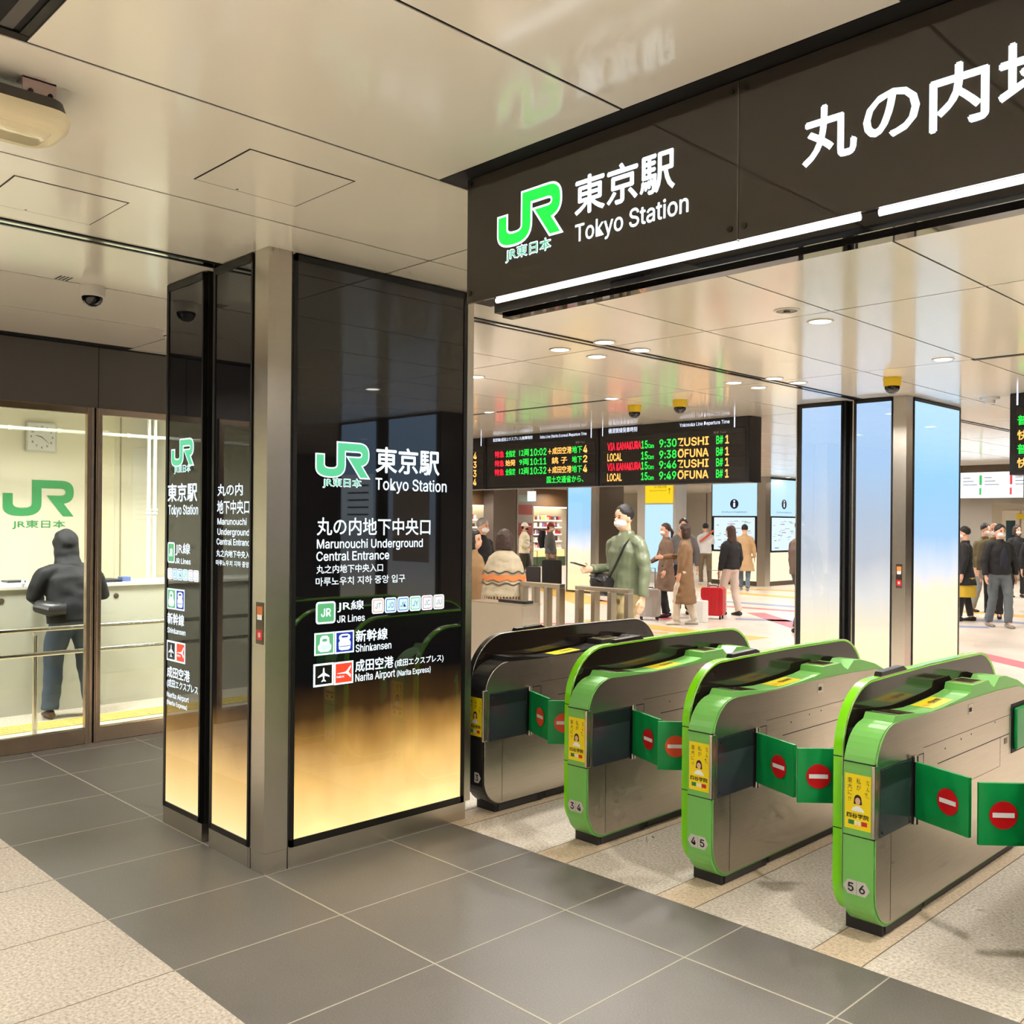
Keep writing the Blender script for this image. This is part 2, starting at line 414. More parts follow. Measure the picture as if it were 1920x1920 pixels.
# coloured guide bands let into the concourse floor
def band(name, pts, w, m):
    a, b = Vector((*pts[0], 0)), Vector((*pts[1], 0)); n = (b-a).normalized().cross(Vector((0, 0, 1)))*w/2
    mb = MB(); q = [a-n, b-n, b+n, a+n]; mb.prism([(p.x, p.y) for p in q], 'z', 0.0, 0.0012); return struct(name, mb, m)
M_BR = mat('red_band', (224, 96, 110), rough=0.4); M_BY = mat('ochre_band', (226, 176, 84), rough=0.4); M_BB = mat('blue_band', (132, 146, 186), rough=0.4)
bands = [((-4.6, 12.75), (-2.6, 11.2), .34, M_BR), ((-10.6, 12.1), (-7.2, 12.0), .5, M_BY), ((-9.4, 15.5), (-6.6, 12.9), .34, M_BR),
         ((-10.8, 16.2), (-6.5, 16.6), .3, M_BR), ((-11.2, 17.2), (-5.2, 17.4), .35, M_BB), ((-12.6, 19.6), (-5, 18.6), .5, M_BY),
         ((-11.5, 14.0), (-9.7, 13.3), .25, M_BR), ((-13.2, 15.4), (-11.2, 15.1), .25, M_BR), ((-17, 17.8), (-12.5, 14.6), .8, M_BY), ((-9.0, 14.2), (-5.6, 16.2), .3, M_BB),
         ((-14.5, 20.6), (-9.5, 22.0), .5, M_BY), ((-9.2, 11.2), (-8.5, 11.6), .18, M_BY), ((-11.0, 8.6), (-8.2, 11.2), .22, M_BR), ((-12.0, 9.6), (-9.6, 12.2), .22, M_BR)]
for i, (a, b, wd, m) in enumerate(bands): band('trim_%d' % (i+5), (a, b), wd, m)
# black scuff stripes on the granite between the gates
M_SCUFF = mat('floor_scuff', (150, 138, 122), rough=0.6)

# ================================================================== ceiling of metal panels with open joints
ce = MB()
xs = [-42]+[-6.955-0.855*i for i in range(28, 0, -1)]+[-6.955, -6.125, -5.26, -4.43]
xs2 = [-4.345, -3.565, -2.70, -1.842, -0.985, -.13, .73, 1.59, 2.45, 3.3, 4.2, 5.1, 6.0, 8.0]
ys = [-10, -8.47, -6.19, -3.91, -1.63, .65, 2.93, 5.25, 7.495, 9.78, 12.05, 14.3, 16.6, 18.9, 21.1, 23.4, 25.7, 28, 31, 34, 38, 42]
G = 0.006
def panel(x0, x1, y0, y1): ce.box(x0+G, x1-G, y0+G, y1-G, HC, HC+.003)
for arr in (xs, xs2):
    for i in range(len(arr)-1):
        for j in range(len(ys)-1):
            x0, x1, y0, y1 = arr[i], arr[i+1], ys[j], ys[j+1]
            if abs(y0-.65) < .01 and x0 > -2.71:            # the sign hangs in a slot here, the grille in the corner
                if x0 < -2.0: panel(x0, x1, .84, 2.262)
                else: panel(x0, x1, y0, 2.262)
                panel(x0, x1, 2.46, y1); continue
            if x0 < -7.0 and y1 < 4.45: continue
            panel(x0, x1, y0, y1)
struct('ceiling', ce, M_CEIL)
cb = MB(); cb.box(-42, 8, -10, 42, HC+.0035, HC+.14); struct('ceiling_2', cb, M_DARKGAP)
# recess that the sign hangs in
cb = MB(); cb.box(-2.70, 8, 2.262, 2.27, HC-.0, HC+.0034); cb.box(-2.70, 8, 2.452, 2.46, HC, HC+.0034); struct('trim_30', cb, M_DARKGAP)
# shutter guide that crosses the ceiling and runs into both pillars
r_ = MB(); r_.box(-4.43, -4.412, -5, 42, HC-.006, HC+.05); r_.box(-4.363, -4.345, -5, 42, HC-.006, HC+.05)
struct('trim_31', r_, M_BLACK)
r_ = MB(); r_.box(-4.412, -4.363, -5, 42, HC-.003, HC+.03); struct('trim_32', r_, mat('guide_steel', (196, 200, 190), rough=.12, metal=1.0))
# flush hatches
for n_, (x0, x1, y0, y1), lab in ((0, (-3.335, -2.926, 1.621, 2.05), 'square flush hatch in the ceiling panel, between the ceiling lamp housing and the grey pillar'),
                                 (1, (-4.174, -3.771, 1.143, 1.567), 'square flush hatch in the ceiling beside the shutter guide, nearest the left edge')):
    t = thing('ceiling_hatch', lab, 'access hatch', ((x0+x1)/2, (y0+y1)/2, HC), group='flush ceiling hatches')
    a = MB(); a.box(x0, x1, y0, y1, HC-.0012, HC-.0002); a.build('frame_gap', M_SLOT, t)
    a = MB(); a.box(x0+.006, x1-.006, y0+.006, y1-.006, HC-.0022, HC-.0012); a.build('cover', M_CEIL, t)
    a = MB(); a.lathe((x0+.02, (y0+y1)/2-.05, HC-.0030), [(.005, 0), (.005, .001)], 10); a.build('latch', M_SLOT, t)

# grille in the corner
t = thing('ceiling_grille', 'dark slatted air grille set in the ceiling at the upper left corner', 'air vent', (-2.2, .4, HC))
a = MB(); a.box(-2.695, -.9, .60, .84, HC+.06, HC+.07); a.build('backing', M_GAP, t)
for i in range(5):
    x = -2.655+.0
a = MB(); a.box(-2.69, -2.655, .0, .838, HC-.004, HC+.03); a.box(-2.69, -1.0, .815, .838, HC-.003, HC+.03); a.build('frame', M_BLACK, t)
for i in range(4):
    y = .785-.075*i; a = MB(); a.box(-2.655, -1.0, y-.02, y+.014, HC+.002, HC+.012); a.build('slat', M_WALLD, t)

# ================================================================== downlights
RIM = mat('lamp_rim', (206, 200, 190), rough=0.35); LENS = emis('lamp_lens', (255, 250, 238), 9.0)
def downlight(x, y, label, power=28, r=.062, group='round downlights in the ceiling'):
    t = thing('downlight', label, 'ceiling light', (x, y, HC), group=group)
    a = MB(); a.lathe((0, 0, 0), [(r+.018, 0), (r+.016, -.006), (r+.004, -.007), (r, 0)], 28); a.build('rim', RIM, t, local=True)
    a = MB(); a.lathe((0, 0, -.002), [(r+.002, 0), (r+.002, -.0015)], 28); a.build('diffuser', LENS, t, local=True)
    l = area('downlight_lamp', 0, 0, -.02, .16, power); l.parent = t
    return t
lights = [(-2.877, 5.458, 'bright round downlight in the ceiling, largest one right of the black overhead sign'),
 (-2.866, 7.317, 'round downlight above the three lit blue columns, near the short black ceiling slot'),
 (-4.28, 5.08, 'downlight of the four by the shutter guide, highest of that cluster'), (-4.697, 5.08, 'downlight of the four by the shutter guide, leftmost'),
 (-4.69, 5.479, 'downlight of the four by the shutter guide, lowest'), (-4.289, 5.487, 'downlight of the four by the shutter guide, rightmost'),
 (-4.667, 7.307, 'downlight of the second cluster above the lit columns, leftmost'), (-4.278, 7.323, 'downlight of the second cluster above the lit columns, highest'),
 (-4.252, 7.683, 'downlight of the second cluster above the lit columns, rightmost'), (-4.666, 7.711, 'downlight of the second cluster above the lit columns, lowest'),
 (-6.162, 7.433, 'downlight at the end of the black slot above the departure boards'), (-6.101, 5.543, 'downlight cut by the steel edge of the near pillar, upper one'),
 (-7.96, 7.45, 'downlight cut by the steel edge of the near pillar, lower one')]
for x, y, lb in lights: downlight(x, y, lb, 18)
for x in (-2.87, -.4, 2.0):
    for y in (10.3, 12.2, 14.6, 17, 20.6, 28):
        if x < 1 or y < 15: downlight(x, y, 'small distant downlight in the concourse ceiling, rear row added to brighten the wall', 22, group='distant concourse downlights')
for x in (-6.1, -8.0, -10.4, -13.0, -16.5, -20.0):
    for y in (12.3, 15.4, 19.0, 23.0, 27, 31):  # rearmost row is added to brighten the dark back wall
        if x > -21: downlight(x, y, 'small distant downlight in the concourse ceiling, rear row added to brighten the wall', 32, group='distant concourse downlights')
for x, y in ((-10.4, 7.4), (-13.5, 8.2), (-17, 11), (-8.3, 5.4)): downlight(x, y, 'small distant downlight in the concourse ceiling, rear row added to brighten the wall', 26, group='distant concourse downlights')
for x, y in ((-.4, 5.4), (2.0, 5.4), (-.4, 7.4), (2.0, 7.4), (4.2, 5.4), (-1.2, 3.4), (.9, 3.4), (3.2, 3.2)): downlight(x, y, 'round downlight above the gates, beyond the right of the view', 21, group='downlights near the gates')
for x, y in ((.4, 1.2), (2.4, .8), (-.9, -.9), (1.6, -1.6), (-3.1, -1.6), (-5.4, -1.2), (-3.3, -3.6), (0, -3.6), (4.4, 1.8), (-6.0, -3.4), (-6.0, .2)):
    downlight(x, y, 'round downlight behind the photographer', 40, group='downlights behind the photographer')

# ================================================================== overhead sign
YS = 2.335
t = thing('overhead_sign', 'long black glass station sign hanging from the ceiling with green rail logo and white lettering', 'sign', (-1.0, YS, 2.42))
a = MB(); a.box(-2.625, -1.4865, YS, YS+.012, 2.418, 2.869); a.build('glass_panel', M_SIGNGL, t)
a = MB(); a.box(-1.4805, 1.2, YS, YS+.012, 2.418, 2.869); a.build('glass_panel', M_SIGNGL, t)
a = MB(); a.box(-2.62, 1.2, YS+.012, 2.45, 2.425, 2.90); a.build('casing', M_GAP, t)
a = MB(); a.box(-1.486, -1.481, YS-.0015, YS+.01, 2.42, 2.868); a.build('joint_strip', mat('joint', (120, 118, 112), rough=.25, metal=.7), t)
for x, z in ((-2.608, 2.853), (-2.605, 2.452), (-1.505, 2.842), (-1.462, 2.842), (-1.508, 2.455), (-1.462, 2.455)):
    a = MB(); a.lathe((x, YS, z), [(.009, 0), (.009, -.003), (.006, -.0045)], 16, ax='y'); 
    a = MB(); a.prism(ell(x, z, .009, .009, 16), 'y', YS-.004, YS+.001); a.build('screw_head', mat('screw', (60, 56, 50), rough=.3, metal=.8), t)
F = FY(YS)
a = MB(); put_logo(a, F, -2.458, -2.1619, 2.588, 2.755, M_LOGO, M_LEDW, .008); put_logotext(a, F, -2.4174, -2.2065, 2.532, 2.575, M_LOGOT, M_LEDW); a.build('rail_logo', None, t)
a = MB(); put_text(a, F, '東京駅', -2.0961, -1.7015, 2.6213, 2.7432, M_LEDW, bold=.022)
put_text(a, F, 'Tokyo Station', -2.0945, -1.6507, 2.5365, 2.5914, M_LEDW, bold=.012)
put_text(a, F, '丸', -1.2834, -1.137, 2.571, 2.717, M_LEDW, bold=.022); put_text(a, F, 'の', -1.1148, -.9774, 2.587, 2.703, M_LEDW, bold=.02)
put_text(a, F, '内', -.9482, -.8175, 2.568, 2.7145, M_LEDW, bold=.022); put_text(a, F, '地', -.7917, -.645, 2.571, 2.7191, M_LEDW, bold=.022)
for i, c in enumerate('下中央口'): put_text(a, F, c, -.63+.155*i, -.49+.155*i, 2.571, 2.712, M_LEDW, bold=.02)
a.build('lettering', None, t)
a = MB(); a.box(-2.49, 1.2, YS+.012, YS+.052, 2.365, 2.418); a.box(-2.49, 1.2, YS+.052, YS+.10, 2.355, 2.425); a.build('lamp_channel', M_BLACKGL, t)
for x0, x1 in ((-2.478, -1.128), (-1.079, .26), (.30, 1.18)):
    a = MB(); a.tube([(x0, YS+.014, 2.408), (x1, YS+.014, 2.408)], .0095, 12); a.build('lamp_tube', M_TUBE, t)
    l = area('sign_tube_lamp', (x0+x1)/2, YS-.0, 2.395, x1-x0, 9, (.95, .98, 1), 'RECTANGLE'); l.data.size_y = .02; l.rotation_euler = (R(-40), 0, 0)

# ================================================================== pillars with light boxes
def sign_pillar(y0, xl, xr, y1, gap, post, pL, pR, strip, label, mats, zb=.105):
    """corner nearest the gates at (xr, y0); left face looks to -Y, right face to +X"""
    t = thing('illuminated_pillar', label, 'pillar', (xr-.5, y0+.5, 0))
    a = MB(); a.box(xl+.01, gap[0], y0+.02, y1-.01, 0.09, HC+.01); a.box(gap[1], xr-.012, y0+.012, y1-.01, 0.09, HC+.01); a.box(gap[0], gap[1], y0+.10, y1-.02, 0, HC+.01); a.build('core', M_GAP, t)
    a = MB(); a.box(xl+.008, gap[0]-.002, y0+.006, y1-.005, 0, zb-.012); a.box(gap[1], xr-.002, y0+.002, y1-.01, 0, zb-.012)
    a.build('plinth', M_STEEL, t)
    a = MB()                                                   # folded steel corner
    a.prism([(xr, y0), (xr, post[1]), (xr-.012, post[1]), (xr-.012, y0+.012), (post[0], y0+.012), (post[0], y0)], 'z', .095, HC)
    a.prism([(xr-.001, y0+.001), (xr-.001, post[1]+.022), (xr-.012, post[1]+.022), (xr-.012, y0+.012), (post[0]-.022, y0+.012), (post[0]-.022, y0+.001)], 'z', .0, .094)
    a.build('corner_post', M_STEEL, t)
    a = MB(); a.box(post[0]-.021, post[0]-.004, y0+.003, y0+.012, .0, HC); a.box(xr-.012, xr-.003, post[1]+.004, post[1]+.019, 0, HC); a.build('post_edging', M_STEEL, t)
    a = MB(); a.box(post[0]-.004, post[0], y0-.0004, y0+.012, .0, HC); a.box(xr-.012, xr+.0004, post[1], post[1]+.004, 0, HC); a.box(post[0]-.025, post[0]-.021, y0+.001, y0+.012, .0, HC); a.build('post_seam', M_SLOT, t)
    a = MB(); a.box(xr-.03, xr-.004, strip[0], strip[1], .095, HC); a.box(gap[1]-.004, gap[1]+.008, y0+.006, y0+.03, .03, HC); a.box(xl, xl+.012, y0+.006, y0+.05, .1, HC); a.build('edge_strip', M_STEEL, t)
    for (x0, x1), m in zip(pL, mats[:2]):
        a = MB(); a.box(x0-.012, x1+.012, y0-.006, y0+.02, zb-.005, zb+.022); a.box(x0-.012, x1+.012, y0-.006, y0+.02, HC-.045, HC-.008)
        a.box(x0-.020, x0+.001, y0-.006, y0+.02, zb-.005, HC-.008); a.box(x1-.001, x1+.013, y0-.006, y0+.02, zb-.005, HC-.008)
        fr = a.build('panel_frame', M_BLACK, t)
        a = MB(); a.box(x0, x1, y0-.001, y0+.015, zb+.022, HC-.045); a.build('light_panel', m, t)
    (ya, yb) = pR
    a = MB(); a.box(xr-.02, xr+.006, ya-.02, yb+.02, zb-.006, zb+.026); a.box(xr-.02, xr+.006, ya-.02, yb+.02, HC-.040, HC-.010)
    a.box(xr-.02, xr+.006, ya-.020, ya+.001, zb-.006, HC-.01); a.box(xr-.02, xr+.006, yb-.001, yb+.02, zb-.006, HC-.01)
    a.build('panel_frame', M_BLACK, t)
    a = MB(); a.box(xr-.015, xr+.001, ya, yb, zb+.026, HC-.040); a.build('light_panel', mats[2], t)
    return t
WARM = [(0.0, (255, 240, 190)), (.13, (252, 216, 144)), (.38, (214, 170, 98)), (.54, (158, 116, 56)), (.70, (58, 38, 14)), (.88, (3, 3, 3))]
WARM2 = [(0.0, (255, 240, 200)), (.18, (250, 214, 146)), (.40, (212, 170, 102)), (.56, (130, 96, 48)), (.72, (24, 16, 6)), (.84, (3, 3, 3))]
M_PW = lightbox('warm_light_panel', WARM, 2.9, 1.35, cloud=.22, cscale=2.4, blobs=.16)
M_PW2 = lightbox('warm_light_panel_side', WARM2, 2.9, 1.15, cloud=.10, cscale=2.0)
M_PW3 = lightbox('warm_light_panel_narrow', WARM2, 2.9, 1.15, cloud=.12, cscale=2.2)
near = sign_pillar(2.26, -4.96, -3.9, 3.50, (-4.51, -4.43), (-4.02, 2.382), ((-4.91, -4.53), (-4.395, -4.045)), (2.412, 3.450), (3.482, 3.527),
   'dark glass station entrance pillar with white lettering and warm glowing foot', (M_PW2, M_PW3, M_PW))
BLUE = [(0.0, (255, 236, 170)), (.5, (253, 232, 184)), (.95, (252, 236, 206)), (1.15, (222, 228, 244)), (1.5, (164, 202, 242)), (2.1, (150, 204, 244)), (2.8, (168, 212, 246))]
BLUE2 = [(0.0, (254, 236, 176)), (.55, (250, 234, 194)), (.95, (224, 222, 218)), (1.3, (188, 194, 204)), (1.7, (176, 192, 212)), (2.2, (166, 198, 232)), (2.8, (168, 200, 236))]
M_PB = lightbox('sky_light_panel', BLUE, 2.9, 1.12, cloud=.30, cscale=1.5)
M_PB2 = lightbox('sky_light_panel_pale', BLUE2, 2.9, 1.08, cloud=.35, cscale=1.7)
farp = sign_pillar(9.1, -5.06, -3.9, 10.46, (-4.52, -4.44), (-4.03, 9.25), ((-4.99, -4.56), (-4.40, -4.045)), (9.275, 10.40), (10.425, 10.46),
   'square pillar behind the gates with panels glowing sky blue above pale yellow', (M_PB2, M_PB2, M_PB))
# emergency plates on the corner posts
def plate(par, x0, x1, y, z0, z1):
    Fp = FY(y); a = MB(); put_rect(a, Fp, x0, x1, z0, z1, M_STEELD, .001); 
    h = z1-z0; m_ = x1-x0
    put_rect(a, Fp, x0+.15*m_, x1-.15*m_, z0+.68*h, z1-.1*h, mat('orange_print', (216, 120, 50), rough=.5), .002)
    put_rect(a, Fp, x0+.2*m_, x1-.2*m_, z0+.58*h, z0+.70*h, M_PAPERW, .0025)
    put_rect(a, Fp, x0+.15*m_, x1-.15*m_, z0+.10*h, z0+.34*h, M_NOENT, .002)
    put_text(a, Fp, '非', x0+.32*m_, x1-.32*m_, z0+.15*h, z0+.28*h, M_PAPERW, .003, bold=.01)
    a.build('notice_plate', None, par)
plate(near, -3.985, -3.915, 2.26, 1.05, 1.243)
plate(farp, -3.99, -3.93, 9.1, 1.02, 1.25)

# lettering on the near pillar
def chip(mb, F, u0, u1, v0, v1, border, fill, txt, tcol, r=.012, h=.0012, w=.006, tb=.0):
    put_poly(mb, F, rrect(u0, u1, v0, v1, r), M_LEDW2, h)
    put_poly(mb, F, rrect(u0+w, u1-w, v0+w, v1-w, r*.6), border, h+.0006)
    if fill: put_poly(mb, F, rrect(u0+w*1.6, u1-w*1.6, v0+w*1.6, v1-w*1.6, r*.4), fill, h+.0012)
    du = (u1-u0); dv = (v1-v0)
    put_text(mb, F, txt, u0+du*.26, u1-du*.26, v0+dv*.33, v1-dv*.32, tcol, h+.002, bold=tb)
def train_a(mb, F, u0, u1, v0, v1):
    w_, h_ = u1-u0, v1-v0; P = lambda L: [(u0+x*w_, v0+y*h_) for x, y in L]
    put_rect(mb, F, u0, u1, v0, v1, M_LEDW2, .0012); put_rect(mb, F, u0+.07*w_, u1-.07*w_, v0+.07*h_, v1-.07*h_, M_ICG, .0018)
    put_poly(mb, F, P([(.30, .14), (.70, .14), (.82, .24), (.84, .40), (.74, .52), (.72, .76), (.62, .86), (.38, .86), (.28, .76), (.26, .52), (.16, .40), (.18, .24)]), M_LEDW2, .0024)
    put_poly(mb, F, P(ell(.5, .66, .13, .07, 14)), M_ICG, .003)
    put_poly(mb, F, P(ell(.5, .34, .27, .11, 18)), mat('pale_lilac_print', (180, 200, 225), rough=.4, emit=(190, 210, 235), es=.8), .003)
def train_b(mb, F, u0, u1, v0, v1):
    w_, h_ = u1-u0, v1-v0; P = lambda L: [(u0+x*w_, v0+y*h_) for x, y in L]
    put_rect(mb, F, u0, u1, v0, v1, M_LEDW2, .0012); put_rect(mb, F, u0+.07*w_, u1-.07*w_, v0+.07*h_, v1-.07*h_, M_ICB, .0018)
    put_poly(mb, F, P([(.30, .14), (.70, .14), (.80, .20), (.82, .48), (.74, .58), (.80, .66), (.78, .80), (.66, .86), (.34, .86), (.22, .80), (.20, .66), (.26, .58), (.18, .48), (.20, .20)]), M_LEDW2, .0024)
    put_poly(mb, F, P([(.36, .70), (.64, .70), (.68, .78), (.32, .78)]), M_ICB, .003)
    put_poly(mb, F, P([(.22, .30), (.78, .30), (.78, .33), (.22, .33)]), M_ICB, .003)
PLANE = [(.5, .92), (.45, .86), (.44, .62), (.10, .42), (.10, .34), (.44, .44), (.455, .24), (.34, .14), (.34, .09), (.5, .13), (.66, .09), (.66, .14), (.545, .24), (.56, .44), (.90, .34), (.90, .42), (.56, .62), (.55, .86)]
def planei(mb, F, u0, u1, v0, v1):
    w_, h_ = u1-u0, v1-v0
    put_rect(mb, F, u0, u1, v0, v1, M_LEDW2, .0012); put_rect(mb, F, u0+.09*w_, u1-.09*w_, v0+.09*h_, v1-.09*h_, M_ICK, .0018)
    put_poly(mb, F, [(u0+(.14+x*.72)*w_, v0+(.12+y*.76)*h_) for x, y in PLANE], M_LEDW2, .0024)
def nexi(mb, F, u0, u1, v0, v1):
    w_, h_ = u1-u0, v1-v0; P = lambda L: [(u0+x*w_, v0+y*h_) for x, y in L]
    put_rect(mb, F, u0, u1, v0, v1, M_LEDW2, .0012); put_rect(mb, F, u0+.08*w_, u1-.08*w_, v0+.08*h_, v1-.08*h_, M_ICR, .0018)
    put_poly(mb, F, P([(.16, .50), (.16, .48), (.60, .46), (.68, .42), (.86, .26), (.86, .40), (.74, .52), (.86, .72), (.86, .82), (.66, .60), (.58, .54)]), M_LEDW2, .0024)
    put_text(mb, F, 'NEX', u0+.14*w_, u0+.52*w_, v0+.30*h_, v0+.38*h_, M_LEDW2, .0024, bold=.02)
LINES = [('JT', (244, 150, 90)), ('JO', (20, 90, 190)), ('JK', (10, 110, 220)), ('JY', (90, 200, 110)), ('JC', (190, 120, 130)), ('JU', (200, 150, 120))]
M_NAVY = emis('navy_print', (14, 40, 80), .6); M_CHIP = emis('chip_fill', (200, 240, 255), 1.1)
def chips(mb, F, u0, u1, v0, v1):
    n = 6; st = (u1-u0)/n
    for i, (c, col) in enumerate(LINES):
        a0 = u0+st*i; chip(mb, F, a0+.02*st, a0+.96*st, v0, v1, emis('line_ring_'+c, col, .9), M_CHIP if 0 < i < 4 else M_LEDW2, c, M_NAVY, r=.16*st, w=.09*st)
F = FX(-3.9+.001); W = M_LEDW2
a = MB(); put_logo(a, F, 2.5222, 2.822, 1.833, 1.9976, M_LOGO2, W, .007); put_logotext(a, F, 2.5619, 2.7782, 1.7803, 1.823, M_LOGOT, W); a.build('rail_logo', None, near)
a = MB()
for tx, u0, u1, v0, v1, b in (('東京駅', 2.8699, 3.2812, 1.8641, 1.9929, .02), ('Tokyo Station', 2.8678, 3.3334, 1.778, 1.8357, .01), ('丸の内地下中央口', 2.5283, 3.2239, 1.55, 1.635, .012),
    ('Marunouchi Underground', 2.5291, 3.1734, 1.4876, 1.5297, .012), ('Central Entrance', 2.5268, 2.9557, 1.4283, 1.4707, .012), ('丸之内地下中央入口', 2.5274, 2.9179, 1.3672, 1.4072, .012),
    ('마루노우치 지하 중앙 입구', 2.5241, 3.0588, 1.3083, 1.3481, .01), ('JR線', 2.6483, 2.8028, 1.1768, 1.2298, .012), ('JR Lines', 2.6464, 2.8086, 1.1268, 1.1591, .012),
    ('新幹線', 2.7574, 2.9499, 1.0236, 1.0821, .02), ('Shinkansen', 2.7571, 2.9742, .975, 1.0104, .012), ('成田空港', 2.7558, 2.9877, .8764, .9356, .02),
    ('(成田エクスプレス)', 2.9988, 3.3222, .8717, .9147, .015), ('Narita Airport', 2.7564, 2.9995, .8295, .8659, .012), ('(Narita Express)', 3.0123, 3.234, .829, .8567, .012)):
    put_text(a, F, tx, u0, u1, v0, v1, W, bold=b)
a.build('lettering', None, near)
a = MB(); chip(a, F, 2.5256, 2.6369, 1.126, 1.2325, M_ICG, None, 'JR', W, r=.016, w=.009, tb=.02); a.build('line_symbol', None, near)
a = MB(); chips(a, F, 2.850, 3.327, 1.156, 1.2335); a.build('line_symbols', None, near)
a = MB(); train_a(a, F, 2.5186, 2.6324, .977, 1.0848); train_b(a, F, 2.6346, 2.7459, .976, 1.0849); a.build('train_symbols', None, near)
a = MB(); planei(a, F, 2.5147, 2.6287, .828, .9377); nexi(a, F, 2.6309, 2.7434, .8256, .9358); a.build('airport_symbols', None, near)
F = FY(2.26-.001)
a = MB(); put_logo(a, F, -4.8671, -4.6239, 1.9008, 2.0322, M_LOGO2, W, .007); put_logotext(a, F, -4.8327, -4.6564, 1.8608, 1.8996, M_LOGOT, W); a.build('rail_logo', None, near)
a = MB()
for tx, u0, u1, v0, v1, b in (('東京駅', -4.9092, -4.5781, 1.7139, 1.8068, .02), ('Tokyo Station', -4.9, -4.5649, 1.6464, 1.6944, .01), ('JR線', -4.8123, -4.6488, 1.4328, 1.4969, .012), ('JR Lines', -4.8173, -4.6418, 1.39, 1.4172, .012),
    ('新幹線', -4.9, -4.7102, 1.0681, 1.1277, .02), ('Shinkansen', -4.9, -4.6925, 1.0219, 1.0483, .012), ('成田空港', -4.9, -4.6414, .7869, .8447, .02), ('(成田エクスプレス', -4.9, -4.5504, .7302, .7784, .015),
    ('Narita Airport', -4.9, -4.6487, .6825, .7084, .012), ('(Narita Express)', -4.9, -4.6682, .643, .6651, .012),
    ('丸の内', -4.3618, -4.1161, 1.7362, 1.7936, .012), ('地下中央口', -4.3635, -4.050, 1.6487, 1.7137, .012), ('Marunouchi', -4.359, -4.0765, 1.597, 1.6265, .012), ('Underground', -4.3581, -4.05, 1.547, 1.577, .012)):
    put_text(a, F, tx, u0, u1, v0, v1, W, bold=b)
put_text(a, F, 'Central Entranc', -4.3659, -4.046, 1.499, 1.5284, W); put_text(a, F, '丸之内地下中央入', -4.3676, -4.046, 1.4395, 1.4737, W); put_text(a, F, '마루노우치 지하 중앙', -4.3712, -4.05, 1.3971, 1.4238, W)
a.build('lettering', None, near)
a = MB(); chip(a, F, -4.905, -4.8226, 1.3902, 1.4996, M_ICG, None, 'JR', W, r=.014, w=.008, tb=.02); a.build('line_symbol', None, near)
a = MB(); chips(a, F, -4.905, -4.5498, 1.3044, 1.363); a.build('line_symbols', None, near)
a = MB(); train_a(a, F, -4.905, -4.805, 1.147, 1.2564); train_b(a, F, -4.802, -4.7056, 1.147, 1.2564); a.build('train_symbols', None, near)
a = MB(); planei(a, F, -4.905, -4.80, .8747, .9813); nexi(a, F, -4.797, -4.6928, .8747, .9813); a.build('airport_symbols', None, near)

# ================================================================== glazed ticket office on the left
a = MB(); a.box(-7.4, -7.06, -10, 4.45, 2.42, HC+.02); a.box(-7.4, -7.06, -10, -2.7, 0, 2.42); struct('wall_left', a, M_WALLD)
rect_struct('wall_front_2', -7.4, 8, -10.1, -10, 0, 2.9, M_WALLD)
rect_struct('wall_right_2', 8, 8.1, -10, 42, 0, 2.9, M_WALLD)
a = MB()
for y in (-3.6, -2, -.45, 1.13, 2.72, 4.3): a.box(-7.0602, -7.058, y-.0025, y+.0025, 2.42, HC)
a.box(-7.065, -7.056, -5, 4.45, HC-.012, HC); struct('trim_33', a, M_DARKGAP)
def shop_window(n, y0, y1):
    t = D.objects.new('window_%d' % n, None); COL.objects.link(t); t.location = (-7.06, (y0+y1)/2, 0); t['kind'] = 'structure'
    a = MB(); a.box(-7.10, -7.055, y0, y1, 0, .112); a.box(-7.10, -7.055, y0, y1, 2.372, 2.42); a.box(-7.10, -7.048, y0, y0+.046, 0, 2.42); a.box(-7.10, -7.048, y1-.046, y1, 0, 2.42); a.box(-7.10, -7.044, y0+.012, y0+.02, .0, 2.42); a.box(-7.10, -7.044, y1-.02, y1-.012, .0, 2.42)
    a.build('window_frame', M_BRONZE, t, bevel=.003)
    a = MB(); a.box(-7.083, -7.075, y0+.03, y1-.03, .112, 2.372); a.build('pane', M_GLASS, t)
    return t
shop_window(1, -.9, .86); shop_window(2, .90, 2.688); shop_window(3, 2.702, 4.42)
shop_window(4, -2.7, -.94)
a = MB(); a.box(-7.09, -7.06, 2.688, 2.702, 0, 2.42); a.box(-7.09, -7.06, .86, .90, 0, 2.42); struct('trim_34', a, M_GAP)
M_CREAM = mat('cream_wall', (250, 244, 222), rough=0.6, noise_amt=.03, nscale=2)
a = MB(); a.box(-9.98, -9.9, -3, 4.45, 0, 2.9); struct('wall_back', a, M_CREAM)
a = MB(); a.box(-9.98, -7.10, 4.40, 4.48, 0, 2.9); struct('wall_right', a, M_CREAM)
a = MB(); a.box(-9.98, -7.10, -3.06, -3.0, 0, 2.9); struct('wall_front', a, M_CREAM)
a = MB(); a.box(-9.98, -7.10, -3, 4.45, 2.72, 2.78); struct('ceiling_3', a, mat('office_ceiling', (236, 230, 214), rough=.7))
a = MB(); a.box(-9.98, -7.06, -3, 4.45, -.05, 0); struct('floor_5', a, M_GRAN)
a = MB()
for x0, x1 in ((-8.02, -7.74),):
    for i in range(24):
        y = -2.9+.30*i; a.box(x0, x1, y+.004, y+.296, 0, .006)
        for k in range(4): a.box(x0+.03+.062*k, x0+.055+.062*k, y+.02, y+.28, .006, .010)
tac = a.build('tactile_paving', mat('tactile_yellow', (226, 204, 112), rough=.6)); tag(tac, 'strip of yellow tactile paving on the floor behind the office window', 'tactile paving')
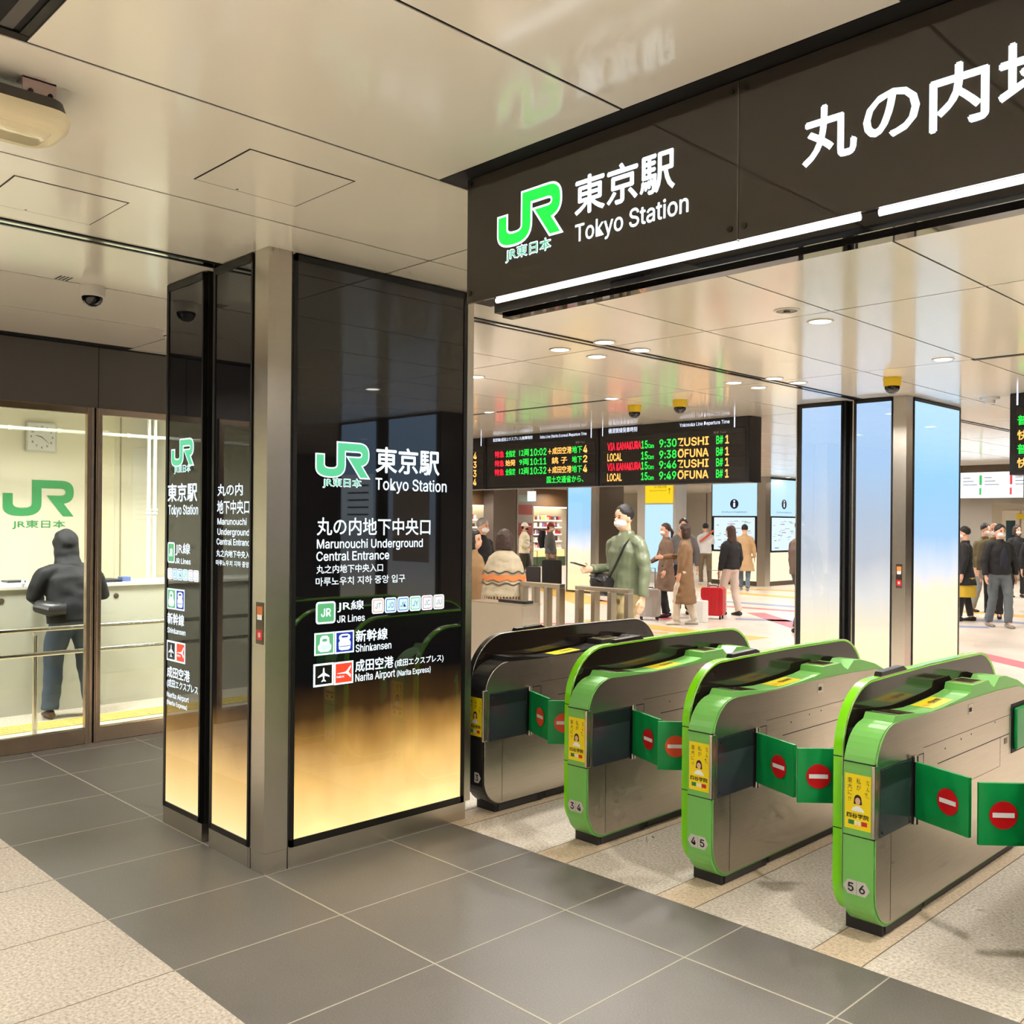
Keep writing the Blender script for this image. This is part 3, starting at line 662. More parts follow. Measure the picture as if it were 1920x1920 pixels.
for y in (-1.4, .6, 2.4, 4.0):
    area('office_lamp', -7.85, y, 2.70, .5, 56, (1, .98, .93))
t = thing('service_counter', 'long pale grey service counter behind the office window, person leaning on it', 'counter', (-8.6, 1, 0))
a = MB(); a.box(-8.95, -8.44, -2.95, 4.38, .0, 1.03); a.build('counter_front', mat('counter_front', (206, 206, 190), rough=.45, noise_amt=.03), t)
a = MB(); a.box(-8.97, -8.42, -2.95, 4.38, 1.03, 1.06); a.build('counter_top', mat('counter_top', (236, 234, 222), rough=.35), t, bevel=.004)
for y in (2.49, 3.42):
    a = MB(); a.lathe((-8.44, y, .945), [(.0, .008), (.02, .006), (.024, 0)], 16, ax='x'); a.build('grommet', mat('grommet', (90, 76, 60), rough=.5), t)
F = FX(-9.9)
a = MB(); put_logo(a, F, 2.926, 3.5783, 1.640, 1.992, mat('wall_logo_green', (72, 172, 104), rough=.5), None, h=.004)
put_text(a, F, 'JR東日本', 3.0126, 3.4985, 1.5139, 1.6, mat('wall_logo_green', (72, 172, 104)), .004, bold=.012)
o = a.build('wall_logo', None); tag(o, 'green rail company logo and name on the cream back wall of the office', 'logo')
t = thing('wall_clock', 'square white wall clock above the green logo in the office', 'clock', (-9.9, 3.26, 2.41))
a = MB(); a.box(-9.9, -9.86, 3.12, 3.40, 2.266, 2.552); a.build('case', mat('clock_case', (214, 214, 206), rough=.4), t, bevel=.006)
a = MB(); a.box(-9.862, -9.857, 3.135, 3.385, 2.281, 2.537); a.build('dial', M_PAPERW, t)
Fc = FX(-9.857); a = MB()
for i in range(1, 13):
    an = R(90-30*i); cu, cv = 3.26+.098*math.cos(an), 2.409+.100*math.sin(an); hw = .008 if i < 10 else .012
    put_text(a, Fc, str(i), cu-hw, cu+hw, cv-.010, cv+.010, M_INK, .001, bold=.01, res=2)
a.build('numerals', None, t)
for an, L, wd in ((R(166), .062, .004), (R(-43), .088, .003)):
    a = MB(); du, dv = math.cos(an), math.sin(an); put_poly(a, Fc, [(3.26-dv*wd, 2.409+du*wd), (3.26+dv*wd, 2.409-du*wd), (3.26+du*L+dv*wd*.4, 2.409+dv*L-du*wd*.4), (3.26+du*L-dv*wd*.4, 2.409+dv*L+du*wd*.4)], M_INK, .003); a.build('hand', None, t)
M_PIPE = mat('white_pipe', (232, 236, 226), rough=.3)
t = thing('pipe_frame', 'white pipe rail running across the office above the counter', 'pipe', (-8.75, 1, 2.38))
a = MB(); a.tube([(-8.7, -2.9, 2.381), (-8.7, 4.38, 2.381)], .015, 12, cap=True); a.build('pipe', M_PIPE, t)
for y in (2.62, 3.02, 3.62, 4.05, 1.6, .6):
    a = MB(); a.tube([(-8.7, y-.015, 2.381), (-8.7, y+.015, 2.381)], .020, 12); a.build('clip', M_PIPE, t)
for y, lb in ((3.816, 'left of the pair of white vertical pipes on the counter'), (3.874, 'right of the pair of white vertical pipes on the counter')):
    t = thing('upright_pipe', lb, 'pipe', (-8.7, y, 1.06), group='white vertical pipes')
    a = MB(); a.tube([(-8.7, y, 1.06), (-8.7, y, 2.7)], .0165, 12); a.build('pipe', M_PIPE, t)
    for z in (1.70, 1.665, 2.36): a = MB(); a.tube([(-8.7, y, z), (-8.7, y, z+.02)], .026, 12); a.build('collar', M_PIPE, t)
M_RAIL = mat('rail_steel', (214, 210, 196), rough=.22, metal=1.0)
t = thing('hand_rail', 'double steel handrail on posts behind the office window', 'handrail', (-7.6, 1, 0))
for z in (.786, .60):
    a = MB(); a.tube([(-7.6, -2.9, z), (-7.6, 4.35, z)], .0175, 14); a.build('rail', M_RAIL, t)
for y in (2.49, .7, -1.1):
    a = MB(); a.tube([(-7.6-.03, y, 0), (-7.6-.03, y, .74)], .019, 12); a.tube([(-7.63, y, .735), (-7.60, y-.02, .742), (-7.6, y-.025, .775)], .006, 8); a.tube([(-7.63, y, .56), (-7.60, y-.02, .565), (-7.6, y-.025, .595)], .006, 8); a.build('post', M_RAIL, t)
# door jamb on the back wall, small things on the counter
a = MB(); a.box(-9.9, -9.87, 3.84, 3.97, 0, 2.7); struct('door_1', a, mat('cream_jamb', (250, 244, 214), rough=.5))
a = MB(); a.box(-9.9, -9.885, 4.04, 4.048, 0, 2.72); struct('trim_35', a, mat('jamb_line', (190, 180, 140), rough=.6))
a = MB(); a.box(-8.75, -8.5, 3.32, 3.50, 1.06, 1.085); o = a.build('desk_tray', mat('tray_dark', (40, 44, 52), rough=.4), bevel=.004); tag(o, 'low dark tray on the office counter right of the person', 'tray')
t = thing('document_stack', 'small stack of papers on the office counter at the left edge', 'papers', (-8.6, 2.6, 1.06)); a = MB(); a.box(-8.7, -8.5, 2.48, 2.68, 1.06, 1.085); a.build('papers', M_PAPERW, t)
a = MB(); a.box(-8.68, -8.52, 2.56, 2.70, 1.085, 1.10); a.build('dark_folder', mat('folder', (60, 62, 70), rough=.4), t)
a = MB(); a.box(-8.66, -8.56, 3.52, 3.60, 1.06, 1.10); o = a.build('stamp_box', mat('blue_box', (90, 110, 170), rough=.4), bevel=.004); tag(o, 'small blue box on the office counter beside the white pipes', 'box')

# ================================================================== ceiling devices
def dome(x, y, r, label, collar, parent_group='dome cameras', z=HC, yellow=False, drop=.05):
    t = thing('dome_camera', label, 'security camera', (x, y, z), group=parent_group)
    a = MB(); a.lathe((0, 0, 0), [(r*1.18, 0), (r*1.22, -.01), (r*1.16, -.03), (r*1.12, -drop)], 24); a.build('housing', M_WHITE if not yellow else collar, t, local=True)
    a = MB(); a.lathe((0, 0, -drop), [(r, 0), (r*.96, -r*.35), (r*.75, -r*.72), (r*.4, -r*.95), (0, -r)], 24); a.build('dome', M_SMOKE, t, local=True)
    if not yellow: a = MB(); a.lathe((0, 0, -drop), [(r*1.12, 0), (r*1.02, -.004)], 24); a.build('ring', M_WHITE, t, local=True)
    return t
dome(-5.271, 1.993, .054, 'white dome camera with black bubble on the ceiling left of the dark pillar', None, drop=.055)
for x, y, lb in ((-6.343, 8.03, 'dome camera with yellow band, left one above the departure board'), (-5.729, 7.987, 'dome camera with yellow band, right one above the departure board'),
                 (-3.535, 7.958, 'dome camera with yellow band above the lit blue column')):
    tt = dome(x, y, .062, lb, M_YEL, 'banded dome cameras', yellow=True, drop=.075)
t = thing('smoke_detector', 'white ceiling detector partly hidden by the pillar at its left edge', 'detector', (-6.15, 2.83, HC))
a = MB(); a.lathe((0, 0, 0), [(.05, 0), (.05, -.02), (.03, -.03), (.028, -.05), (.0, -.052)], 20); a.build('body', M_WHITE, t, local=True)
a = MB(); a.lathe((0, 0, -.032), [(.036, 0), (.036, -.004)], 20); a.build('sensor_gap', M_SLOT, t, local=True)
t = thing('ceiling_detector', 'small white round device with downlight ring on the ceiling right of the blue column', 'detector', (-3.39, 9.8, HC))
a = MB(); a.lathe((0, 0, 0), [(.09, 0), (.085, -.02), (.05, -.03), (.045, -.06), (.0, -.065)], 20); a.build('body', M_WHITE, t, local=True)
t = thing('sprinkler_head', 'flat ring with small sprinkler beside the bright downlight right of the sign', 'sprinkler', (-2.875, 5.053, HC))
a = MB(); a.lathe((0, 0, 0), [(.075, 0), (.075, -.004), (.062, -.005), (.060, 0)], 28); a.build('ring', RIM, t, local=True)
a = MB(); a.lathe((0, 0, -.001), [(.06, 0), (.02, -.004), (.018, -.014), (.0, -.016)], 16); a.build('head', mat('sprinkler_metal', (130, 120, 108), rough=.4, metal=.8), t, local=True)
t = thing('air_outlet', 'tiny slotted outlet in the ceiling beside the white dome camera', 'air vent', (-5.2, 1.8, HC))
for i in range(4): a = MB(); a.box(-5.245, -5.155, 1.79+.018*i, 1.797+.018*i, HC-.002, HC); a.build('slot', M_SLOT, t)
a = MB(); a.box(-10.2, -6.2, 7.47, 7.52, HC-.004, HC+.03); struct('trim_36', a, M_GAP)
a = MB(); a.box(-2.72, 1.0, 7.47, 7.53, HC-.004, HC+.03); struct('trim_37', a, M_GAP)
# bracket camera below the ceiling behind the boards
t = thing('bracket_camera', 'camera on a short stalk under the ceiling between board and lit pillar', 'security camera', (-6.3, 12.3, HC))
a = MB(); a.box(-6.37, -6.23, 12.23, 12.37, HC-.01, HC); a.tube([(-6.3, 12.3, HC), (-6.3, 12.3, HC-.2)], .02, 10); a.build('stalk', M_STEELD, t)
a = MB(); a.tube([(-6.40, 12.2, HC-.30), (-6.3, 12.3, HC-.24), (-6.22, 12.38, HC-.20)], [.055, .06, .05], 12); a.build('camera_body', mat('camera_grey', (90, 84, 78), rough=.4), t)
# big lamp housing with bracket, upper left
t = thing('ceiling_fixture', 'large cream rounded ceiling unit on a metal bracket at the upper left', 'ceiling unit', (-2.985, .92, HC))
C0 = (-2.985, .865)
def rr3(mb, cx, cy, hx, hy, r, zs, m=None):
    rings = []; 
    for z, k_ in zs:
        rings.append([(x, y, z) for x, y in rrect(cx-hx*k_, cx+hx*k_, cy-hy*k_, cy+hy*k_, r*k_, 5)])
    n = len(rings[0]); v = [p for q in rings for p in q]; fs = []
    for k_ in range(len(rings)-1):
        for i in range(n):
            j = (i+1) % n; fs.append((k_*n+i, k_*n+j, (k_+1)*n+j, (k_+1)*n+i))
    fs.append(tuple(range(n))[::-1]); fs.append(tuple((len(rings)-1)*n+i for i in range(n)))
    fs = [f[::-1] for f in fs] if zs[0][0] > zs[-1][0] else fs
    mb.add(v, fs, m, True)
a = MB(); rr3(a, C0[0], C0[1], .115, .165, .06, [(HC-.040, .62), (HC-.05, .93), (HC-.085, 1.0)]); a.build('back_shell', mat('fixture_dark', (66, 60, 54), rough=.5), t, sharp=60)
a = MB(); rr3(a, C0[0], C0[1], .122, .172, .07, [(HC-.085, 1.0), (HC-.10, 1.01), (HC-.125, .97), (HC-.135, .86)]); a.build('cover', mat('fixture_cream', (238, 222, 184), rough=.35), t, sharp=60)
a = MB(); rr3(a, C0[0]+.0, C0[1], .075, .125, .03, [(HC-.134, 1.0), (HC-.139, .97)]); a.build('lens', mat('fixture_lens', (244, 230, 192), rough=.08, spec=.7), t, sharp=60)
a = MB(); a.box(C0[0]+.080, C0[0]+.086, C0[1]+.035, C0[1]+.125, HC-.052, HC-.002); a.box(C0[0]+.03, C0[0]+.086, C0[1]+.035, C0[1]+.125, HC-.006, HC); a.box(C0[0]+.076, C0[0]+.080, C0[1]+.055, C0[1]+.115, HC-.068, HC-.05); a.build('bracket', mat('bracket_metal', (186, 164, 160), rough=.35, metal=.6), t)
for dy in (.055, .108): a = MB(); a.lathe((C0[0]+.086, C0[1]+dy, HC-.040), [(.007, 0), (.007, .005), (.004, .007)], 12, ax='x'); a.build('bolt', M_SLOT, t)
# ================================================================== ticket gates
def arc(cx, cy, r, a0, a1, n=8): return [(cx+r*math.cos(R(a0+(a1-a0)*i/n)), cy+r*math.sin(R(a0+(a1-a0)*i/n))) for i in range(n+1)]
LG = 1.775                                                    # length of a gate
def outline_front(r_top, ztop, y0=0.0, zb=.045, rb=.15, rear=LG):
    lo = arc(y0+rb, zb+rb, rb, 270, 180, 8)
    hi = arc(y0+r_top, ztop-r_top, r_top, 180, 90, 10)
    return lo+hi
SHELL = [(.12, .042)]+arc(.13, .20, .155, 255, 180, 8)[0:]
SHELL = arc(.145, .185, .145, 262, 180, 8)+[(0, .40), (0, .66)]+arc(.17, .665, .17, 180, 96, 9)+[(.165, .838), (.184, .862), (.315, .852), (.45, .838), (.54, .833), (.66, .836), (.80, .844), (.92, .852),
     (.99, .862), (1.005, .892), (1.20, .894), (1.235, .868), (1.275, .852), (1.30, .866), (1.345, .894), (1.43, .890), (1.60, .852), (1.70, .815)]+arc(1.655, .69, .12, 45, 0, 4)+[(LG, .22)]+arc(1.63, .19, .145, 0, -80, 6)
SIDE = arc(.155, .195, .145, 262, 180, 8)+arc(.185, .660, .175, 180, 92, 9)+[(.20, .834), (.45, .829), (.9, .834), (1.3, .832), (1.60, .822), (1.69, .80)]+arc(1.645, .69, .12, 45, 0, 4)+[(LG-.01, .22)]+arc(1.62, .195, .145, 0, -80, 6)
FIN = arc(.16, .20, .155, 262, 180, 8)+arc(.275, .705, .27, 180, 94, 12)[:]+[(.42, .978), (.9, .984), (1.50, .980)]+arc(1.50, .71, .27, 88, 8, 10)+[(LG, .60), (LG, .22)]+arc(1.63, .19, .145, 0, -80, 6)
FIN = [(p[0]+.045 if p[0] < .9 else p[0], p[1]) for p in FIN]
def make_gate(kind='green', labels=('5', '6')):
    G1 = M_GREEN if kind == 'green' else M_GATEBK
    G2 = M_LIME if kind == 'green' else M_GATEBK
    t = thing('ticket_gate', '', 'ticket gate', (0, 0, 0))
    B = lambda a, n, m=None, p=None, **k: a.build(n, m, p or t, local=True, **k)
    xs, xb, xf = .10, -.055, -.095                             # right flank, back of body, outer face of screen
    a = MB(); a.prism(SHELL, 'x', -.027, xs-.004); B(a, 'body_shell', G1, sharp=25)
    a = MB(); a.box(xb, -.027, .09, 1.70, .06, .80); B(a, 'dark_gap_filler', M_GAP)  # black filler box gives the open gap beside the screen its shade
    a = MB(); a.prism(SIDE, 'x', xs-.0035, xs); B(a, 'side_panel', M_STEELH)
    a = MB(); a.prism(offset_poly(FIN, -.004), 'x', xf+.002, xb-.0005); B(a, 'side_screen', M_SCREEN)
    # rim that runs round the edge of the screen
    o1 = FIN; o2 = offset_poly(FIN, -.010); n = len(o1); a = MB(); v = []
    for x in (xf, xb): v += [(x, p[0], p[1]) for p in o1]+[(x, p[0], p[1]) for p in o2]
    fs = []
    for i in range(n):
        j = (i+1) % n
        fs += [(i, 2*n+i, 2*n+j, j), (n+i, n+j, 3*n+j, 3*n+i), (i, j, n+j, n+i), (2*n+i, 3*n+i, 3*n+j, 2*n+j)]
    a.add(v, fs, None, True); rim = B(a, 'screen_rim', G2)
    # thin bright edging on the rim
    a = MB(); P = [(xb, p[0], p[1]) for p in FIN if True]; a.tube(P[4:34] if len(P) > 34 else P[4:], .0022, 6); B(a, 'edging', M_STEEL)
    a = MB(); P = [(xs, p[0], p[1]) for p in SIDE]; a.tube(P[:19], .0022, 6); B(a, 'edging', G1 if kind == 'green' else M_STEEL)
    # base
    a = MB(); a.box(-.065, .085, .105, .118+.37, 0, .075); a.box(-.056, .074, .49, 1.62, 0, .060); a.box(-.075, .098, .05, .49, .0615, .064) if False else None; B(a, 'base', M_RUB, bevel=.003)
    a = MB(); a.box(.0855, .0895, .13, .44, .006, .064); a.box(.0745, .079, .52, 1.58, .006, .046); B(a, 'base_cover', mat('base_cover', (58, 56, 56), rough=.5), bevel=.002)
    # seams of the front and the poster block
    for z in (.695, .408):
        a = MB(); a.box(-.0275, xs+.0005, -.0008, .02, z-.002, z+.002); B(a, 'seam', M_SLOT)
        a = MB(); a.box(xf-.0006, xb, .0492, .06, z-.002, z+.002); B(a, 'seam', M_SLOT)
    a = MB(); a.box(xs-.012, xs+.002, -.004, .03, .411, .692); B(a, 'corner_strip', M_STEEL, bevel=.003)
    # grooves and fittings of the steel flank
    def line(y0, y1, z0, z1): a = MB(); a.box(xs-.0005, xs+.0006, y0, y1, z0, z1); B(a, 'groove', M_SLOT)
    line(.042, .45, .669, .673); line(.45, .4525, .56, .671) if False else line(.452, .4545, .60, .671)
    line(.452, 1.55, .693, .695); line(.60, 1.48, .600, .604); line(.60, 1.35, .462, .4635); line(.145, .147, .06, .405); line(1.475, 1.477, .50, .695); line(1.35, 1.352, .462, .60)
    a = MB(); a.box(xs-.001, xs+.0022, .045, .335, .408, .668); B(a, 'sensor_window', M_WINDOWP)
    a = MB(); a.box(xs+.0021, xs+.0030, .047, .333, .60, .667); B(a, 'sensor_band', mat('sensor_band', (34, 38, 40), rough=.2))
    for z in (.65, .425): a = MB(); a.lathe((xs+.002, .062, z), [(.006, 0), (.006, .002)], 10, ax='x'); B(a, 'screw', M_SLOT)
    a = MB(); a.box(xs-.001, xs+.004, .338, .372, .400, .668); B(a, 'hinge_recess', M_GAP)
    a = MB(); a.tube([(xs+.010, .352, .400), (xs+.010, .352, .43)], .011, 12); B(a, 'hinge', M_STEEL)
    a = MB(); a.tube([(xs+.010, .352, .655), (xs+.010, .352, .680)], .011, 12); B(a, 'hinge', M_STEEL)
    a = MB(); a.tube([(xs+.010, .352, .425), (xs+.010, .352, .66)], .006, 10); B(a, 'hinge_post', M_GATEBK)
    a = MB(); a.box(xs-.001, xs+.0012, .56+.38, .62+.38, .765, .812); B(a, 'lock_plate', M_STEEL, bevel=.001)
    a = MB(); a.box(xs+.0012, xs+.002, .57+.38, .60+.38, .777, .795); B(a, 'lock_slot', M_GAP)
    a = MB(); a.box(xs-.001, xs+.0012, 1.405, 1.445, .560, .588); B(a, 'grille', M_STEELD)
    for y, z in ((.68, .655), (.86, .668), (.98, .672), (1.28, .685)): a = MB(); a.lathe((xs, y, z), [(.004, 0), (.004, .001)], 8, ax='x'); B(a, 'screw', M_SLOT)
    # folded rear flap in its recess
    a = MB(); a.box(xs-.001, xs+.002, 1.50, 1.735, .50, .742); B(a, 'rear_recess', M_GAP)
    a = MB(); a.box(xs+.002, xs+.020, 1.525, 1.73, .515, .722); B(a, 'rear_flap', M_FLAP, bevel=.008)
    # padded flaps: one on the flank, one hinged on the screen side of this gate
    def flap(hx, hy, ang, L, z0, z1, name, red):
        T = Matrix.Translation((hx, hy, 0)) @ Matrix.Rotation(R(ang), 4, 'Z')
        f = lambda p: T @ p
        a = MB(); zc = [z0, z1]
        pts = rrect(0.006, L, z0, z1, .008, 3); 
        # slightly pillowed sheet
        nU, nV = 12, 9; v = []; fs = []
        for s_ in (-1, 1):
            for j in range(nV+1):
                for i in range(nU+1):
                    u = i/nU; q = j/nV; e = min(1, 4*min(u, 1-u, q*1.2, (1-q)*1.2)+.25)
                    th = .0125*e**.4
                    v.append((.006+(L-.006)*u, s_*th+.0022*math.sin(u*19+q*3)*e, z0+(z1-z0)*q))
        K = (nU+1)*(nV+1); idx = lambda s_, i, j: s_*K+j*(nU+1)+i
        for j in range(nV):
            for i in range(nU):
                fs.append((idx(0, i, j), idx(0, i+1, j), idx(0, i+1, j+1), idx(0, i, j+1)))
                fs.append((idx(1, i, j), idx(1, i, j+1), idx(1, i+1, j+1), idx(1, i+1, j)))
        for i in range(nU):
            fs.append((idx(0, i, 0), idx(1, i, 0), idx(1, i+1, 0), idx(0, i+1, 0))); fs.append((idx(0, i, nV), idx(0, i+1, nV), idx(1, i+1, nV), idx(1, i, nV)))
        for j in range(nV):
            fs.append((idx(0, 0, j), idx(0, 0, j+1), idx(1, 0, j+1), idx(1, 0, j))); fs.append((idx(0, nU, j), idx(1, nU, j), idx(1, nU, j+1), idx(0, nU, j+1)))
        a.add(v, fs, None, True, f); fl_ = B(a, name, M_FLAP, sharp=70)
        Ff = Face(lambda u, vv, h: f(Vector((u, -h, vv))))
        cu, cv, rr = .66*L if ang < 0 and hx > 0 else .60*L, (z0+z1)/2-.0, .052
        if hx < 0: cu = .70*L
        a = MB(); 
        if hx < 0: Ff = Face(lambda u, vv, h: f(Vector((u, h, vv))))
        def wind(P): return P if hx > 0 else P
        put_poly(a, Ff, ell(cu, cv, rr, rr, 28), red, .0165); a.v = a.v
        put_poly(a, Ff, [(cu-.040, cv-.009), (cu+.040, cv-.009), (cu+.040, cv+.009), (cu-.040, cv+.009)], M_PAPERW, .0175)
        a.build('no_entry_mark', None, fl_, local=True)
    red = M_NOENT if labels[-1] != '4' and labels[-1] != '3' else M_NOENT
    flap(xs+.010, .352, -21.5, .268, .425, .655, 'front_flap', M_NOENTO if labels[-1] == '3' else M_NOENT)
    flap(xf-.010, .352, 180+43, .285, .437, .668, 'screen_flap', M_NOENTO if labels[0] in ('4', '3') else M_NOENT)
    a = MB(); a.tube([(xf-.010, .352, .42), (xf-.010, .352, .69)], .009, 10); B(a, 'hinge', M_STEEL)
    # card reader, label, display windows on top
    def top(y): 
        T_ = [(.184, .862), (.315, .852), (.45, .838), (.54, .833), (.66, .836), (.80, .844), (.92, .852), (.99, .862), (1.005, .892), (1.20, .894)]
        for (a0, b0), (a1, b1) in zip(T_, T_[1:]):
            if a0 <= y <= a1: return b0+(b1-b0)*(y-a0)/(a1-a0)
        return .9
    Ft = Face(lambda u, v, h: Vector((u, v, top(v)+h)))
    def strip(u0, u1, v0, v1, m, h):
        a = MB(); n_ = 8
        for i in range(n_):
            va = v0+(v1-v0)*i/n_; vb = v0+(v1-v0)*(i+1)/n_; a.add([(u0, va, 0), (u1, va, 0), (u1, vb, 0), (u0, vb, 0)], [(0, 1, 2, 3)], m, False, Ft.T(h))
        return a
    a = strip(-.022, .088, .20, .222, M_SLOT, .0012); B(a, 'ticket_slot')
    a = strip(-.022, .086, .245, .40, M_DISP, .0014); B(a, 'card_reader')
    a = strip(-.018, .08, .60, .82, M_AD, .0014)
    Fs = Face(lambda u, v, h: Vector((.07-(v-.0)*1, u, top(u)+h)))
    if True:
        for k, c in enumerate('四谷学院'): put_text(a, Face(lambda u, v, h: Vector((.078-v, u, top(u)+h))), c, .70+.026*k, .722+.026*k, .035, .065, M_INK, .0022, bold=.02, res=1)
        put_text(a, Face(lambda u, v, h: Vector((.078-v, u, top(u)+h))), 'なんで', .62, .69, .03, .055, mat('label_red', (214, 70, 50)), .0022, bold=.01, res=1)
    B(a, 'top_label')
    a = MB(); a.box(-.020, .082, 1.04, 1.17, .892, .8955); B(a, 'display_frame', mat('olive_print', (150, 150, 90), rough=.4))
    a = MB(); a.box(-.014, .076, 1.05, 1.16, .895, .8968); B(a, 'display', M_DISP)
    a = MB(); a.prism([(.395, .972), (.41, .995), (.62, 1.002), (.655, .985), (.655, .975)], 'x', xf+.002, xb-.002); B(a, 'sensor_block', M_GATEBK, bevel=.003)
    # poster on the front
    Ff = FY(0.0); a = MB()
    u0, u1, v0, v1 = -.020, .086, .435, .649; W_, H_ = u1-u0, v1-v0
    put_rect(a, Ff, u0, u1, v0, v1, M_AD, .0008)
    X = lambda x: u0+x*W_
    Y = lambda y: v0+y*H_
    for tx, x0, x1, y0, y1 in (('な\nん\nで、', .76, .94, .60, .93), ('私\nが', .44, .62, .72, .93), ('東\n大\nに\n!?', .10, .28, .50, .93)): put_text(a, Ff, tx, X(x0), X(x1), Y(y0), Y(y1), M_INK, .0012, bold=.0, res=1, line=1.0)
    put_poly(a, Ff, [(X(x), Y(y)) for x, y in ell(.50, .55, .14, .085, 16)]+[], M_INK, .0014)
    put_poly(a, Ff, [(X(x), Y(y)) for x, y in [(.36, .55), (.64, .55), (.66, .46), (.34, .46)]], M_INK, .0013)
    put_poly(a, Ff, [(X(x), Y(y)) for x, y in ell(.50, .52, .10, .065, 16)], M_SKIN, .0018)
    put_poly(a, Ff, [(X(x), Y(y)) for x, y in [(.26, .33), (.30, .385), (.44, .43), (.56, .43), (.70, .385), (.76, .33)]], M_PAPERW, .0018)
    put_text(a, Ff, '四谷学院', X(.08), X(.92), Y(.20), Y(.29), M_INK, .0012, bold=.03, res=1)
    put_rect(a, Ff, X(.14), X(.36), Y(.08), Y(.16), mat('poster_green', (40, 120, 70)), .0012); put_rect(a, Ff, X(.64), X(.86), Y(.08), Y(.16), mat('poster_red', (200, 40, 40)), .0012)
    put_text(a, Ff, '合格', X(.38), X(.62), Y(.075), Y(.165), M_PAPERW, .0014, bold=.03, res=1)
    B(a, 'poster')
    # number plates
    a = MB(); zc = .207; hh = .028
    if len(labels) == 2:
        put_poly(a, Ff, [(-.024, zc), (-.006, zc-hh), (.029, zc-hh), (.029, zc+hh), (-.006, zc+hh)], M_PLATE, .0008)
        put_poly(a, Ff, [(.031, zc-hh), (.066, zc-hh), (.084, zc), (.066, zc+hh), (.031, zc+hh)], M_PLATE, .0008)
        put_text(a, Ff, labels[0], -.004, .018, zc-.016, zc+.016, M_INK, .0014, bold=.02); put_text(a, Ff, labels[1], .042, .064, zc-.016, zc+.016, M_INK, .0014, bold=.02)
    else:
        put_poly(a, Ff, [(.030, zc-hh), (.064, zc-hh), (.082, zc), (.064, zc+hh), (.030, zc+hh)], M_PLATE, .0008)
        put_text(a, Ff, labels[0], .040, .062, zc-.016, zc+.016, M_INK, .0014, bold=.02)
    B(a, 'number_plate')
    return t
gates = [('black', ('3',), 'black ticket gate with plate 3, leftmost beside the dark pillar'), ('green', ('3', '4'), 'green ticket gate with number plate 3 4, second from the dark pillar'),
         ('green', ('4', '5'), 'green ticket gate with number plate 4 5, between two other green gates'), ('green', ('5', '6'), 'green ticket gate with number plate 5 6, nearest and furthest right'),
         ('green', ('6', '7'), 'green ticket gate outside the right edge whose left flap reaches into view')]
for i, (k, lb, txt) in enumerate(gates):
    gt = make_gate(k, lb); gt.location = (XS[i]-.10, 3.58, 0); gt['label'] = txt; gt['group'] = 'row of ticket gates'
    if i == 1:
        a = MB(); Fg = FX(XS[1]+.0005)
        a.add([(4.55, .255, 0), (4.61, .20, 0), (4.60, .36, 0)], [(0, 1, 2)], M_NOENT, False, Fg.T(.001)); put_rect(a, Fg, 4.575, 4.595, .25, .29, M_PAPERW, .0015); a.build('red_sticker', None, gt)

# ================================================================== steel barriers beyond the gates
M_RAILB = mat('barrier_steel', (190, 180, 164), rough=.3, metal=1.0, noise_amt=.06)
def barrier(x0, x1, y, label):
    t = thing('steel_barrier', label, 'barrier', ((x0+x1)/2, y, 0), group='steel barriers')
    a = MB(); a.box(x0, x1, y-.03, y+.05, .97, 1.01); a.build('top_rail', M_RAILB, t, bevel=.004)
    n = 4
    for i in range(n):
        x = x0+(x1-x0-.05)*i/(n-1); a = MB(); a.box(x, x+.05, y-.03, y+.05, 0, .97); a.build('post', M_RAILB, t, bevel=.004)
    return t
barrier(-6.98, -6.42, 7.0, 'brushed steel barrier with four upright bars, left of two'); barrier(-6.22, -5.56, 7.0, 'brushed steel barrier with four upright bars, right of two')
t = thing('steel_counter', 'plain brushed steel cabinet behind the black gate, beside the pillar edge', 'cabinet', (-6.4, 6.1, 0))
a = MB(); a.box(-6.75, -6.05, 6.08, 6.30, .05, .87); a.build('cabinet_body', M_STEEL, t, bevel=.003)
a = MB(); a.box(-6.76, -6.045, 6.07, 6.31, .87, .88); a.build('cabinet_top', M_RAILB, t)
a = MB(); a.box(-6.45, -6.10, 6.16, 6.27, .88, .905); a.build('control_strip', M_GATEBK, t, bevel=.003)
a = MB(); a.box(-6.72, -6.08, 6.1, 6.28, 0, .05); a.build('plinth', M_RUB, t)

